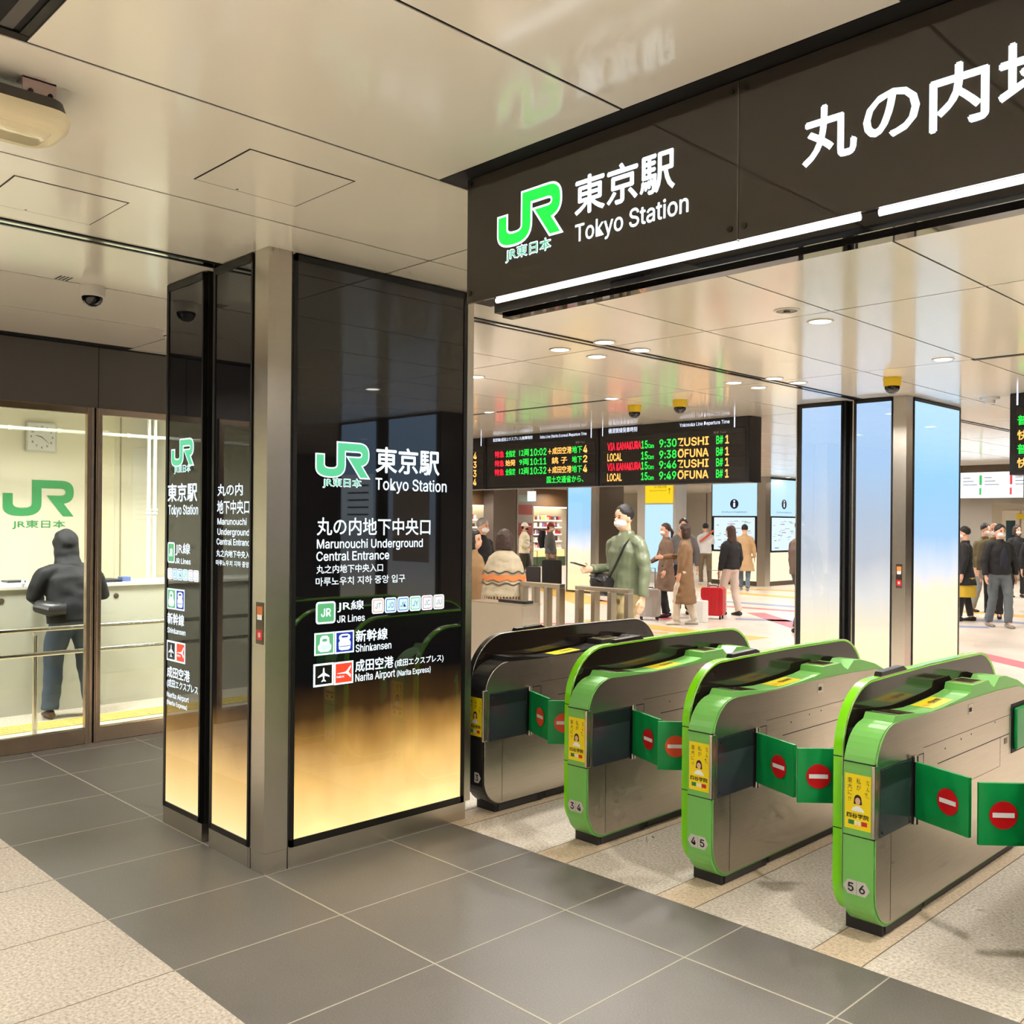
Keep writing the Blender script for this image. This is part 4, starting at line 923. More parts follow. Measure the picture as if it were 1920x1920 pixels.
# ================================================================== departure boards
M_BOARD = mat('board_black', (26, 26, 28), rough=.35); M_BFACE = mat('board_face', (44, 42, 42), rough=.25); M_SLAT = mat('board_slat', (30, 29, 30), rough=.4)
LR = emis('led_red', (255, 20, 50), 1.6); LGN = emis('led_green', (30, 232, 70), 1.3); LO = emis('led_orange', (255, 176, 84), 1.5); LB = emis('title_white', (224, 232, 255), 1.5)
def board(x0, x1, label, texts, y=9.65):
    t = thing('departure_board', label, 'departure board', ((x0+x1)/2, y, 2.1), group='departure boards')
    a = MB(); a.box(x0, x1, y+.004, y+.26, 2.105, HC-.002); a.build('casing', M_BOARD, t, bevel=.004)
    a = MB(); a.box(x0+.05, x1-.05, y, y+.01, 2.125, 2.735); a.build('screen', M_BFACE, t)
    a = MB(); a.box(x0+.02, x1-.02, y-.002, y+.01, 2.745, HC-.008); a.build('title_strip', M_BOARD, t)
    for z in (2.152, 2.285, 2.413, 2.543, 2.675):
        a = MB(); a.box(x0+.05, x1-.05, y-.003, y+.001, z-.0025, z+.0025); a.build('divider', M_SLAT, t)
    F = FY(y-.003); a = MB(); b = MB()
    for tx, m, u0, u1, v0, v1 in texts:
        put_text(b if m is LB else a, F, tx, u0, u1, v0, v1, m, .001, bold=.02 if m is not LB else .0, res=2)
    a.build('led_text', None, t); b.build('title_text', None, t)
    return t
T3 = []
for A, ca, uA, tm, ds, v0, v1 in (('VIA KAMAKURA', LR, -7.510, '9:30', 'ZUSHI', 2.5667, 2.66), ('LOCAL', LO, -7.82, '9:38', 'OFUNA', 2.428, 2.522), ('VIA KAMAKURA', LR, -7.510, '9:46', 'ZUSHI', 2.3027, 2.394), ('LOCAL', LO, -7.82, '9:49', 'OFUNA', 2.168, 2.261)):
    T3 += [(A, ca, -8.058, uA, v0, v1), ('15', LGN, -7.504, -7.406, v0, v1), ('Cars', LGN, -7.396, -7.308, v0, v0+.05), (tm, LGN, -7.222, -6.967, v0, v1), (ds, LO, -6.942, -6.503, v0, v1), ('B#', LGN, -6.393, -6.301, v0, v1), ('1', LO, -6.268, -6.222, v0, v1)]
    if ds == 'OFUNA': T3 += [('-', LO, -6.915, -6.865, v1+.001, v1+.006)]
T3 = [q for q in T3 if q[0] != '-']
T3 += [('横須賀線発車時刻', LB, -8.0474, -7.5745, 2.785, 2.85), ('Yokosuka Line Departure Time', LB, -6.9213, -6.2154, 2.80, 2.842), ('番線 Track', mat('dim_print', (150, 146, 140), rough=.5), -6.4355, -6.2575, 2.687, 2.718), ('|', LB, -8.152, -8.14, 2.78, 2.85), ('|', LB, -6.155, -6.14, 2.775, 2.86)]
T2 = []
for cc, c2, m2, n_, tm, ds, pl_, v0, v1 in (('特急', '全指定', LGN, '12両', '10:02', '成田空港', '4', 2.56, 2.654), ('特急', '始発', LO, '9両', '10:11', '銚 子', '2', 2.431, 2.52), ('特急', '全指定', LGN, '12両', '10:32', '成田空港', '4', 2.30, 2.3935)):
    T2 += [(cc, LR, -10.197, -10.006, v0, v1), (c2, m2, -9.971, -9.771, v0, v1), (n_, LGN, -9.69, -9.498, v0, v1), (tm, LGN, -9.47, -9.16, v0, v1), (ds, LO, -9.045 if pl_ == '4' else -9.055, -8.69 if pl_ == '4' else -8.768, v0, v1), ('地下', LGN, -8.682, -8.501, v0, v1), (pl_, LO, -8.479, -8.411, v0, v1)]
T2 += [('国土交通省から、', LGN, -9.1467, -8.4732, 2.166, 2.26), ('総武線(成田エクスプレス)発車時刻', LB, -10.2386, -9.4334, 2.786, 2.845), ('Sobu Line (Narita Express) Departure Time', LB, -9.2848, -8.4246, 2.792, 2.832), ('番線 Track', MATS['dim_print'], -8.62, -8.45, 2.687, 2.718), ('|', LB, -8.35, -8.335, 2.775, 2.86)]
T1 = [('4', LO, -10.665, -10.597, 2.56, 2.654), ('3', LO, -10.665, -10.597, 2.43, 2.523), ('3', LO, -10.665, -10.597, 2.295, 2.393), ('4', LO, -10.665, -10.597, 2.17, 2.263), ('10:18', LGN, -11.6, -11.3, 2.56, 2.654), ('10:24', LGN, -11.6, -11.3, 2.295, 2.393), ('|', LB, -10.505, -10.49, 2.775, 2.86)]
board(-12.5, -10.394, 'departure board mostly hidden by the pillar, only platform numbers 4 3 3 4 showing', T1)
b2 = board(-10.382, -8.217, 'departure board with Japanese rows for 10:02, 10:11 and 10:32 trains', T2)
a = MB()
for v in (2.56, 2.30): put_poly(a, FY(9.65-.003), [(-9.137+x*.085, v+y*.094) for x, y in PLANE], LO, .001)
a.build('aeroplane_mark', None, b2)
b3 = board(-8.20, -5.95, 'departure board listing ZUSHI and OFUNA trains at 9:30, 9:38, 9:46, 9:49', T3)
F = FY(9.65-.003); a = MB(); 
for v in (2.428, 2.168): put_rect(a, F, -6.925, -6.865, v+.098, v+.104, LO, .0012)
a.build('macron', None, b3)
T4 = [('普通', LGN, -3.09, -2.90, 2.57, 2.66), ('快速', LO, -3.09, -2.90, 2.43, 2.52), ('普通', LGN, -3.09, -2.90, 2.30, 2.39), ('快速', LO, -3.09, -2.90, 2.17, 2.26), ('|', LB, -3.10, -3.085, 2.78, 2.855)]
board(-3.16, -.62, 'departure board cut off by the right edge of the picture', T4)

# ================================================================== concourse beyond
CF = 42
def lamp_panel(a, F, u0, u1, v0, v1, m, h=.001): put_rect(a, F, u0, u1, v0, v1, m, h)
M_PYEL = emis('pale_yellow_panel', (255, 240, 200), 1.0); M_PSKY = emis('pale_blue_panel', (182, 220, 244), 1.0); M_MAP = emis('map_panel', (214, 234, 246), .95)
# information kiosk pillar
def info_pillar(x0, x1, y0, y1, label, post=.14):
    t = thing('information_pillar', label, 'information pillar', ((x0+x1)/2, (y0+y1)/2, 0))
    a = MB(); a.box(x0, x1, y0, y1, 0.0, HC); a.build('core', M_STEELD, t)
    a = MB(); a.box(x1-post, x1+.02, y0-.02, y0+post, 0, HC); a.build('corner_post', M_STEEL, t)
    for F, u0, u1 in ((FY(y0), x0+.03, x1-post-.02), (FX(x1), y0+post+.04, y1-.03)):
        a = MB(); put_rect(a, F, u0-.02, u1+.02, .90, HC-.02, M_BLACK, .004); a.build('panel_frame', None, t)
        a = MB(); put_rect(a, F, u0, u1, 1.84, HC-.06, M_PSKY, .006); w_ = u1-u0; cu = (u0+u1)/2
        r_ = .12 if F.fn(0, 0, 0).y > 1 or True else .1
        rx = min(.13, w_*.14); put_poly(a, F, ell(cu, 2.16, rx, .13, 24), emis('deep_navy', (20, 30, 60), .5), .008)
        put_rect(a, F, cu-rx*.22, cu+rx*.22, 2.08, 2.19, M_LEDW2, .010); put_poly(a, F, ell(cu, 2.235, rx*.22, .028, 12), M_LEDW2, .010)
        put_text(a, F, 'Information', cu-w_*.28, cu+w_*.28, 1.925, 1.965, M_NAVY, .008, bold=.0, res=1); a.build('information_panel', None, t)
        a = MB(); put_rect(a, F, u0+.06, u1-.06, .93, 1.80, M_MAP, .006)
        rnd = random.Random(int(x0*10)); 
        cols = [emis('map_blue', (70, 120, 200), .6), emis('map_grey', (120, 130, 150), .5), emis('map_green', (110, 180, 110), .6), emis('map_pink', (220, 120, 150), .6)]
        for k in range(26):
            uu = rnd.uniform(u0+.12, u1-.3); vv = rnd.uniform(.98, 1.74); L_ = rnd.uniform(.06, .24)
            put_rect(a, F, uu, min(uu+L_, u1-.1), vv, vv+rnd.choice((.008, .012, .02)), cols[k % 4], .008+k*.00005)
        a.build('map_panel', None, t)
        a = MB(); put_rect(a, F, u0, u1, .12, .88, M_PYEL, .006); a.build('lower_panel', None, t)
    return t
info_pillar(-14.85, -13.2, 22.2, 23.85, 'illuminated information pillar with round i symbol and maps, behind person in beige coat', .22)
# lit column left of the man in the green jacket
t = thing('lit_column', 'tall glowing panel, sky blue above and cream below, left of the man in green', 'light panel', (-14.8, 17.2, 0))
a = MB(); a.box(-15.2, -14.28, 16.72, 17.7, 0, HC); a.build('core', M_STEELD, t)
a = MB(); a.box(-15.14, -14.44, 16.70, 16.72, .05, HC-.05); a.build('light_panel', M_PB, t)
a = MB(); a.box(-14.42, -14.27, 16.69, 16.80, 0, HC); a.build('edge_post', M_STEEL, t)
# walls that close the concourse
M_WG = mat('wall_panel_grey', (196, 188, 176), rough=.35, noise_amt=.03); M_WB = mat('brown_fascia', (96, 70, 44), rough=.5); M_WDK = mat('dark_wall', (40, 38, 38), rough=.4)
M_WC = mat('wall_cream', (214, 204, 180), rough=.5); M_TAUPE = mat('taupe_column', (92, 82, 74), rough=.4)
rect_struct('wall_back_2', -24.2, -6.5, 33.0, 33.2, 0, 2.9, M_WG)
rect_struct('wall_left_2', -25.4, -25.2, 15, 33.2, 0, 2.9, M_WC)
rect_struct('wall_back_3', -6.5, 8, 36.0, 36.2, 0, 2.9, M_WDK)
rect_struct('wall_left_3', -25.4, -7.3, 4.45, 4.55, 0, 2.9, M_WG)
rect_struct('wall_left_4', -30, -25.4, 14, 14.1, 0, 2.9, M_WC)
# kiosk shop on the left
rect_struct('trim_40', -25.2, -24.6, 18.0, 27.5, 2.22, HC, M_WB)
t = thing('shop_lightband', 'glowing shop ceiling band above the shelves at far left', 'shop light', (-25.0, 22, 2.3)); 
a = MB(); a.box(-25.15, -24.85, 18.1, 27.4, 2.17, 2.21); a.build('lamp', emis('shelf_light', (255, 240, 216), 4.0), t)
rnd = random.Random(4)
def shelf(y0, y1, label):
    t = thing('shop_shelf', label, 'shop shelf', (-24.9, (y0+y1)/2, 0), group='shop shelves')
    a = MB(); a.box(-25.15, -24.5, y0, y1, 0, .35); a.build('counter_base', mat('shop_base', (70, 90, 60), rough=.5), t)
    a = MB(); a.box(-25.15, -24.55, y0, y1, .35, .62); a.build('lit_front', emis('shop_front_light', (255, 226, 150), 1.0), t)
    for z in (.66, .92, 1.18, 1.44, 1.70):
        a = MB(); a.box(-25.1, -24.7, y0, y1, z, z+.02); a.build('board', M_WHITE, t)
        a = MB(); a.box(-24.705, -24.695, y0, y1, z-.03, z+.02); a.build('price_strip', emis('shelf_glow', (255, 245, 230), 1.1), t)
        b = MB(); y = y0+.03
        while y < y1-.12:
            wd = rnd.uniform(.06, .16); c = rnd.choice([(176, 60, 56), (220, 200, 170), (120, 90, 130), (230, 220, 210), (90, 60, 50), (220, 170, 80), (200, 90, 120)])
            b.box(-25.0, -24.74, y, y+wd*.9, z+.02, z+.02+rnd.uniform(.10, .18), mat('pack_%d_%d_%d' % c, c, rough=.4)); y += wd
        o = b.build('goods', None, t); o['kind'] = 'stuff'
    return t
shelf(21.0, 22.6, 'bright shop shelves of packed goods at the far left edge beside the pillar'); shelf(25.0, 26.9, 'bright shop shelves of packed goods behind the man with the backpack')
a = MB(); a.box(-24.6, -24.1, 22.75, 23.85, 0, HC); o = a.build('taupe_pillar', M_TAUPE); tag(o, 'wide taupe pillar in front of the shop at far left', 'pillar')
t = thing('wall_advert', 'tall dull red and grey advert panel between the taupe pillar and the shop', 'advert', (-24.3, 23.8, 0))
a = MB(); a.box(-24.6, -24.2, 24.0, 24.85, 0, HC); a.build('panel_board', mat('advert_grey', (150, 140, 134), rough=.4), t)
a = MB(); F = FX(-24.2); put_rect(a, F, 24.06, 24.78, 1.9, 2.25, mat('advert_red', (142, 70, 62), rough=.5), .003); put_rect(a, F, 24.06, 24.78, 1.15, 1.6, MATS['advert_red'], .003); put_rect(a, F, 24.06, 24.78, 2.35, 2.6, mat('advert_teal', (150, 170, 168), rough=.5), .003); a.build('advert_print', None, t)
t = thing('hanging_sign', 'small glowing white sign hanging under the departure board at left', 'sign', (-19, 19.3, 2.4))
a = MB(); a.box(-19.05, -18.75, 19.3, 19.34, 2.22, 2.50); a.build('face', emis('cool_sign', (214, 240, 240), 1.2), t); a = MB(); a.box(-18.92, -18.9, 19.31, 19.33, 2.5, HC); a.build('hanger', M_STEELD, t)
# yellow direction sign with blue panel
t = thing('direction_sign', 'yellow direction sign with arrow above a pale blue panel, over the man in green', 'sign', (-16.2, 22.6, 0))
px0, px1, py = -16.33, -15.42, 21.2
a = MB(); a.box(px0-.3, px1+.1, py+.02, py+.5, 0, HC); a.build('column_core', M_WG, t)
a = MB(); a.box(px0, px1, py-.02, py+.02, 2.18, 2.72); a.build('yellow_face', emis('sign_yellow', (250, 206, 20), .95), t)
F = FY(py-.02); a = MB(); put_text(a, F, '丸の内南口方面', px0+.30, px0+.72, 2.58, 2.66, M_INK, .003, bold=.0, res=1); put_text(a, F, 'Marunouchi South Exit', px0+.16, px0+.72, 2.50, 2.54, M_INK, .003, bold=.0, res=1)
put_poly(a, F, [(px1-.10, 2.42), (px1-.085, 2.42), (px1-.085, 2.56), (px1-.05, 2.52), (px1-.05, 2.54), (px1-.092, 2.59), (px1-.135, 2.54), (px1-.135, 2.52), (px1-.10, 2.56)], M_INK, .003); a.build('sign_lettering', None, t)
a = MB(); a.box(px0, px1, py-.02, py+.02, .3, 2.14); a.build('blue_panel', M_PSKY, t)
area('shelf_light', -23.9, 21.6, 2.8, .6, 60); area('shelf_light', -23.9, 25.9, 2.8, .6, 60)  # unseen lamps added to brighten the shop shelves
# wall fittings: posters, door, green exit lamp, escalator
t = thing('wall_poster', 'pair of pale posters with dark ink figures on the grey wall', 'poster', (-18.6, 32.9, 1.3))
a = MB(); a.box(-21.6, -20.2, 32.95, 33.0, .75, 1.92); a.build('poster_sheet', mat('poster_paper', (206, 200, 194), rough=.6), t)
F = FY(32.95); a = MB()
for k in range(14):
    cx = -21.3+.75*(k % 2)+rnd.uniform(-.1, .16); cz = .95+.06*k; put_poly(a, F, ell(cx, cz, rnd.uniform(.05, .12), rnd.uniform(.03, .09), 9), M_INK if k % 3 else MATS['map_grey'], .004+k*.0001)
a.build('poster_print', None, t)
a = MB(); 
for x in (-23.4, -22.3, -19.3, -18.5, -16.3, -14.6): a.box(x-.02, x+.02, 32.985, 33.0, 0, HC)
struct('trim_41', a, mat('wall_joint', (110, 102, 94), rough=.5))
a = MB(); a.box(-19.1, -17.3, 32.93, 33.0, 0, 2.62); struct('door_2', a, mat('cream_door', (206, 198, 176), rough=.4))
t = thing('exit_lamp', 'small green and white exit lamp hanging above the crowd', 'exit sign', (-13.9, 24.4, 2.3))
a = MB(); a.box(-14.08, -13.86, 24.2, 24.26, 2.12, 2.44); a.build('lamp_case', emis('exit_white', (190, 250, 240), 1.1), t)
a = MB(); F = FY(24.2); put_rect(a, F, -14.06, -13.88, 2.29, 2.42, emis('exit_green', (30, 190, 150), 1.0), .003); a.build('pictogram', None, t)
a = MB(); a.box(-13.98, -13.96, 24.22, 24.24, 2.44, HC); a.build('hanger', M_STEELD, t)
t = thing('escalator', 'dark escalator flank rising to the right behind the crowd', 'escalator', (-14.5, 30, 0))
a = MB(); a.prism([(-17.2, 0), (-13.0, 0), (-13.0, 2.87), (-14.2, 2.87)], 'y', 30.0, 30.3); a.build('flank', M_WDK, t)
a = MB(); a.tube([(-17.4, 29.95, .75), (-16.9, 29.95, .95), (-14.0, 29.95, 2.85)], .06, 8); a.build('handrail', M_RUB, t)
a = MB(); a.tube([(-17.0, 29.9, .2), (-14.3, 29.9, 2.6)], .05, 8); a.build('bottom_trim', M_STEEL, t)
# lit map strip, lift doors and column at the far right
t = thing('line_map_sign', 'long white lit line map sign at the far right above the walkers', 'sign', (-5.5, 20.4, 2.45))
a = MB(); a.box(-8.4, -3.3, 20.5, 20.6, 2.2, 2.72); a.build('light_face', emis('map_sign_white', (244, 252, 255), 1.25), t)
F = FY(20.5); a = MB()
for k, x in enumerate((-7.7, -7.28, -6.70, -6.1, -5.7, -5.1)):
    c = [(60, 190, 90), (60, 190, 90), (224, 80, 90), (224, 80, 90), (60, 190, 90), (224, 80, 90)][k]
    m = emis('bar_%d' % c[0], c, .9); put_rect(a, F, x, x+.05, 2.46, 2.66, m, .003); put_rect(a, F, x, x+.04, 2.26, 2.40, m, .003)
    for j in range(3): put_rect(a, F, x+.10, x+.10+.07*(j+2), 2.60-.07*j, 2.615-.07*j, MATS['map_grey'], .003)
put_text(a, F, '←', -6.35, -6.22, 2.5, 2.6, M_NAVY, .003); a.build('map_print', None, t)
for x in (-6.43, -5.45): a = MB(); a.box(x-.015, x+.015, 20.49, 20.5, 2.2, 2.72); a.build('joint_strip', M_STEELD, t)
a = MB(); a.box(-8.4, -3.3, 20.52, 20.58, 2.72, HC); a.build('hanger', M_STEELD, t)
t = thing('lift_doors', 'pale lift doors with windows behind the walkers at far right', 'lift', (-9.6, 31, 0))
a = MB(); a.box(-10.6, -9.0, 30.9, 31.1, 0, 2.3); a.build('door_frame', mat('lift_frame', (178, 168, 150), rough=.35), t)
for x in (-10.3, -9.75):
    a = MB(); a.box(x, x+.5, 30.86, 30.9, .05, 2.1); a.build('door', mat('lift_door', (206, 198, 180), rough=.3), t)
    a = MB(); a.box(x+.12, x+.38, 30.85, 30.86, .9, 1.8); a.build('door_window', mat('lift_window', (50, 70, 76), rough=.1), t)
a = MB(); a.box(-9.9, -9.4, 30.84, 30.85, 1.85, 2.0); a.build('yellow_notice', M_YEL, t)
rect_struct('wall_back_4', -9.0, -7.0, 30.9, 31.1, 0, 2.9, mat('dark_glass_wall', (58, 64, 68), rough=.15))
rect_struct('wall_back_5', -7.0, -5.2, 30.9, 31.1, 0, 2.9, mat('fluted_steel', (168, 160, 150), rough=.3, metal=.6, noise_amt=.2, nscale=3, stretch=(14, 14, .2)))
a = MB(); a.box(-4.20, -3.9, 14.0, 14.4, .0, HC); o = a.build('steel_column', M_STEEL); tag(o, 'slim steel column cut by the right edge of the picture', 'column')
# lit pillar to the right of the view, seen only as a reflection in the dark glass
t = thing('mirror_pillar', 'lit pillar beyond the right edge, seen as a reflection in the dark glass', 'pillar', (1.5, 7.3, 0))
a = MB(); a.box(.5, 2.55, 7.02, 8.0, 0, HC); a.build('core', M_STEELD, t)
a = MB(); a.box(.6, 1.46, 7.0, 7.02, .05, HC-.03); a.box(1.74, 2.45, 7.0, 7.02, .05, HC-.03); a.build('light_panel', M_PB2, t)
F = FY(7.0); a = MB(); put_rect(a, F, .68, 1.36, 1.15, 2.0, MATS['advert_grey'], .003); put_rect(a, F, 1.76, 2.43, 1.5, 2.2, M_MAP, .003)
for k in range(6): put_rect(a, F, 1.85, 2.3, 1.6+.09*k, 1.62+.09*k, M_INK, .005)
a.build('posters', None, t)
# ================================================================== people
def cloth(name, col, rough=.75, bump=.25, sc=14): return mat(name, col, rough=rough, bump=bump, bscale=sc, noise_amt=.08, nscale=10)
def fuse(mb, name, m, parent, voxel=.012, smooth=4, wr=0.0, seed=0, wsc=9.0, keep=None):
    """closed volumes are joined into one continuous skin, then cloth folds are pressed in"""
    me = D.meshes.new(name); me.from_pydata([tuple(v) for v in mb.v], [], mb.f); me.update()
    o = D.objects.new(name, me)
    r = o.modifiers.new('r', 'REMESH'); r.mode = 'VOXEL'; r.voxel_size = voxel; r.use_smooth_shade = True
    if smooth: s_ = o.modifiers.new('s', 'SMOOTH'); s_.factor = .5; s_.iterations = smooth
    me2 = D.meshes.new_from_object(scratch_eval(o)); D.objects.remove(o, do_unlink=True); D.meshes.remove(me)
    if wr:
        for v in me2.vertices:
            p = v.co; n = noise.noise(Vector((p.x*wsc+seed, p.y*wsc, p.z*wsc*1.7))); v.co = p+v.normal*(n*wr)
    me2.name = name; me2.materials.clear(); me2.materials.append(m)
    me2.polygons.foreach_set('use_smooth', [True]*len(me2.polygons))
    ob = D.objects.new(name, me2); COL.objects.link(ob); ob.parent = parent
    return ob
def V3(*a): return Vector(a)
def hand(a, w, el, side, k, grip=0.0, big=False):
    """palm with five separate bent fingers; w wrist, direction from elbow el"""
    d = (w-el).normalized(); up = Vector((0, 1, 0)) if abs(d.y) < .8 else Vector((0, 0, 1))
    n = d.cross(up).normalized(); f = n.cross(d).normalized()      # f: thumb side (forward)
    p0 = w; p1 = w+d*.085*k
    a.tube([p0-d*.02*k, p0+d*.03*k, p1], [(.022*k, .026*k), (.018*k, .038*k), (.016*k, .040*k)], 10)
    for i, L in enumerate((.070, .080, .075, .058)):
        b = p1+f*(.028-.019*i)*k; c1 = b+d*L*.5*k+n*(-side)*(.008+.02*grip)*k; c2 = c1+d*L*.45*k*(1-grip)+n*(-side)*(.018+.04*grip)*k
        a.tube([b-d*.012*k, c1, c2], [.0095*k, .0088*k, .0075*k], 8)
    b = p0+d*.03*k+f*.03*k; a.tube([b, b+f*.026*k+d*.026*k, b+f*.034*k+d*.060*k-n*side*.008*k], [.011*k, .010*k, .0085*k], 8)
def person(label, x, y, face, h, top, bottom, shoe, hair, style='short', coat=None, mask=True, armL=None, armR=None, stride=.10,
           lean=0.0, turn=0.0, girth=1.0, vox=.016, spread=.095, hands=True, extra=None, skin=None, nod=0.0, hemw=1.0, glow=None, topz=None):
    k = h/1.74; t = thing('person', label, 'person', (x, y, 0), R(face-90), group=None)
    SK = skin or M_SKIN; g = girth
    HZ = .93*k; ln = lean
    def sp(z): return ln*max(0, (z-.95))**1.3
    hip = V3(0, 0, HZ); chest = V3(0, sp(1.30), 1.32*k); neck = V3(0, sp(1.45)+.0, 1.47*k); head = V3(0, sp(1.6)+.018*k+nod*.05, 1.625*k-nod*.02)
    sh = {s: V3(s*.172*k*g, chest.y-.005, 1.375*k) for s in (-1, 1)}
    AR = {-1: armL or ((-.245, .0, 1.12), (-.255, .05, .87)), 1: armR or ((.245, .0, 1.12), (.255, .05, .87))}
    el = {s: V3(*AR[s][0])*k for s in (-1, 1)}; wr = {s: V3(*AR[s][1])*k for s in (-1, 1)}
    ft = {-1: V3(-spread*k, stride, .085*k), 1: V3(spread*k, -stride, .085*k)}
    kn = {s: V3(s*(.05+spread*.5)*k, ft[s].y*.5+.045, .50*k) for s in (-1, 1)}
    a = MB()                                                   # body: one continuous skin
    a.tube([hip-V3(0, 0, .05), V3(0, .0, 1.08*k), chest, V3(0, chest.y, 1.42*k)], [(.15*k, .11*k), (.13*k, .10*k), (.16*k, .11*k), (.12*k, .08*k)], 14)
    a.tube([V3(0, chest.y-.01, 1.40*k), neck, head-V3(0, .01, .03)], [.062*k, .054*k, .058*k], 12)
    a.ball(head+V3(0, -.004*k, .03*k), .076*k, .094*k, .105*k, n=18, k=12)           # cranium
    a.ball(head+V3(0, .020*k, -.045*k), .060*k, .070*k, .075*k, n=16, k=10)          # jaw
    a.ball(head+V3(0, .088*k, -.055*k), .022*k, .018*k, .020*k, n=10, k=6)
    a.ball(head+V3(0, .098*k, -.014*k), .012*k, .020*k, .022*k, n=8, k=6)            # nose
    for s in (-1, 1): a.ball(head+V3(s*.077*k, .0, -.005*k), .010*k, .018*k, .030*k, n=8, k=6)
    for s in (-1, 1):
        a.tube([sh[s], el[s], wr[s]], [.045*k, .036*k, .026*k], 10)
        if hands: hand(a, wr[s], el[s], s, k)
        a.tube([V3(s*.09*k, 0, HZ), kn[s], ft[s]], [.075*k, .052*k, .036*k], 10)
        a.tube([ft[s]-V3(0, .04, .03*k), ft[s]+V3(0, .11*k, -.05*k)], [.035*k, .03*k], 8)
    fuse(a, 'body', SK, t, vox*.75, 2)
    # face: eyes, brows
    for s in (-1, 1):
        e = MB(); e.ball(head+V3(s*.030*k, .084*k, .008*k), .011*k, .008*k, .006*k, n=8, k=5); e.ball(head+V3(s*.031*k, .082*k, .028*k), .018*k, .008*k, .004*k, n=8, k=5); e.build('eye', M_EYE, t, local=True)
    if not mask:
        e = MB(); e.ball(head+V3(0, .088*k, -.052*k), .022*k, .008*k, .005*k, n=10, k=5); e.build('mouth', mat('lip', (176, 96, 88), rough=.5), t, local=True)
    else:
        e = MB(); e.ball(head+V3(0, .036*k, -.045*k), .064*k, .071*k, .048*k, n=18, k=10); e.v = [(q[0], max(q[1], .02*k+head.y), q[2]) for q in e.v]; e.build('face_mask', M_MASK if mask is True else mask, t, local=True)
    # trousers
    if bottom:
        a = MB(); a.tube([hip+V3(0, 0, .12*k), hip, hip-V3(0, 0, .08*k)], [(.155*k*g, .12*k*g), (.165*k*g, .13*k*g), (.15*k*g, .12*k)], 14)
        for s in (-1, 1): a.tube([V3(s*.085*k, 0, HZ), kn[s]+V3(0, -.01, .12*k), kn[s], ft[s]+V3(0, -.015, .0)], [.092*k*g, .080*k*g, .070*k*g, .062*k*g], 12)
        fuse(a, 'trousers', bottom, t, vox, 2, .010, 3.1+x, 8)
    for s in (-1, 1):
        a = MB(); fz = .045*k; f0 = ft[s]
        a.tube([f0+V3(0, -.085*k, -.045*k), f0+V3(0, -.03*k, -.035*k), f0+V3(0, .07*k, -.052*k), f0+V3(0, .155*k, -.062*k)], [(.030*k, .030*k), (.040*k, .048*k), (.043*k, .032*k), (.03*k, .020*k)], 12)
        a.v = [(q[0], q[1], max(q[2], .002)) for q in map(Vector, a.v)]; a.build('shoe', shoe, t, local=True)
    # top or coat
    if top:
        hz = coat if coat else .90*k
        a = MB(); rr = [(.18*k*g*hemw, .145*k*g*hemw), (.175*k*g, .135*k*g), (.17*k*g, .13*k*g), (.182*k*g, .132*k*g), (.135*k*g, .105*k*g), (.078*k, .080*k)]
        zz = [hz, max(hz+.12, .98*k) if not coat else max(hz+.3, .96*k), 1.10*k, 1.30*k, 1.405*k, 1.465*k]
        if coat and coat < .7: rr[0] = (.24*k*g*hemw, .20*k*g*hemw)
        a.tube([V3(0, sp(z/k)-.0, z) for z in zz], rr, 18)
        for s in (-1, 1): a.tube([V3(s*.07*k, chest.y, 1.405*k), V3(s*.135*k*g, chest.y-.003, 1.395*k), sh[s], sh[s]*.72+el[s]*.28, (sh[s]+el[s])/2, el[s], (el[s]+wr[s])/2, wr[s]-(wr[s]-el[s]).normalized()*.01], [.060*k*g, .060*k*g, .066*k*g, .068*k*g, .064*k*g, .057*k*g, .051*k*g, .043*k*g], 12)
        a.tube([V3(0, neck.y-.005, 1.43*k), V3(0, neck.y-.01, 1.505*k)], [.085*k, .072*k], 12)
        fuse(a, 'coat' if coat else 'jacket', top, t, vox, 2, .011, 7.7+y, 8)
    # hair or headwear
    hc = head+V3(0, -.012*k, .045*k); a = MB()
    if style in ('short', 'bob', 'long', 'pony', 'crown'):
        a.ball(hc, .088*k, .102*k, .098*k, n=16, k=10)
        a.v = [(q[0], min(q[1], head.y+.075*k) if q[2] > head.z+.045*k else min(q[1], head.y+.02*k), max(q[2], head.z-.02*k)) for q in a.v]
        if style == 'bob': a.tube([hc+V3(0, -.01, .02), hc+V3(0, -.015*k, -.07*k), hc+V3(0, -.02*k, -.155*k)], [(.095*k, .09*k), (.110*k, .088*k), (.108*k, .074*k)], 14)
        if style == 'long': a.tube([hc+V3(0, -.01, .02), hc+V3(0, -.03*k, -.10*k), hc+V3(0, -.055*k, -.24*k), hc+V3(0, -.06*k, -.34*k)], [(.09*k, .08*k), (.098*k, .07*k), (.10*k, .055*k), (.07*k, .035*k)], 14)
        if style == 'pony': a.tube([hc+V3(0, -.09*k, -.02*k), hc+V3(0, -.13*k, -.08*k), hc+V3(0, -.11*k, -.19*k)], [.03*k, .034*k, .014*k], 10)
        fuse(a, 'hair', hair, t, .009*k, 2, .004, x, 40)
    elif style == 'rim':
        a.tube([head+V3(-.075*k, .0, -.01), head+V3(-.06*k, -.07*k, .0), head+V3(0, -.095*k, .0), head+V3(.06*k, -.07*k, .0), head+V3(.075*k, 0, -.01)], [.016*k, .026*k, .03*k, .026*k, .016*k], 8); a.build('hair', hair, t, local=True)
    elif style == 'cap':
        a.ball(hc, .090*k, .104*k, .095*k, n=16, k=10); a.v = [(q[0], q[1], max(q[2], head.z+.030*k)) for q in a.v]
        cp = a.build('cap', hair, t, local=True)
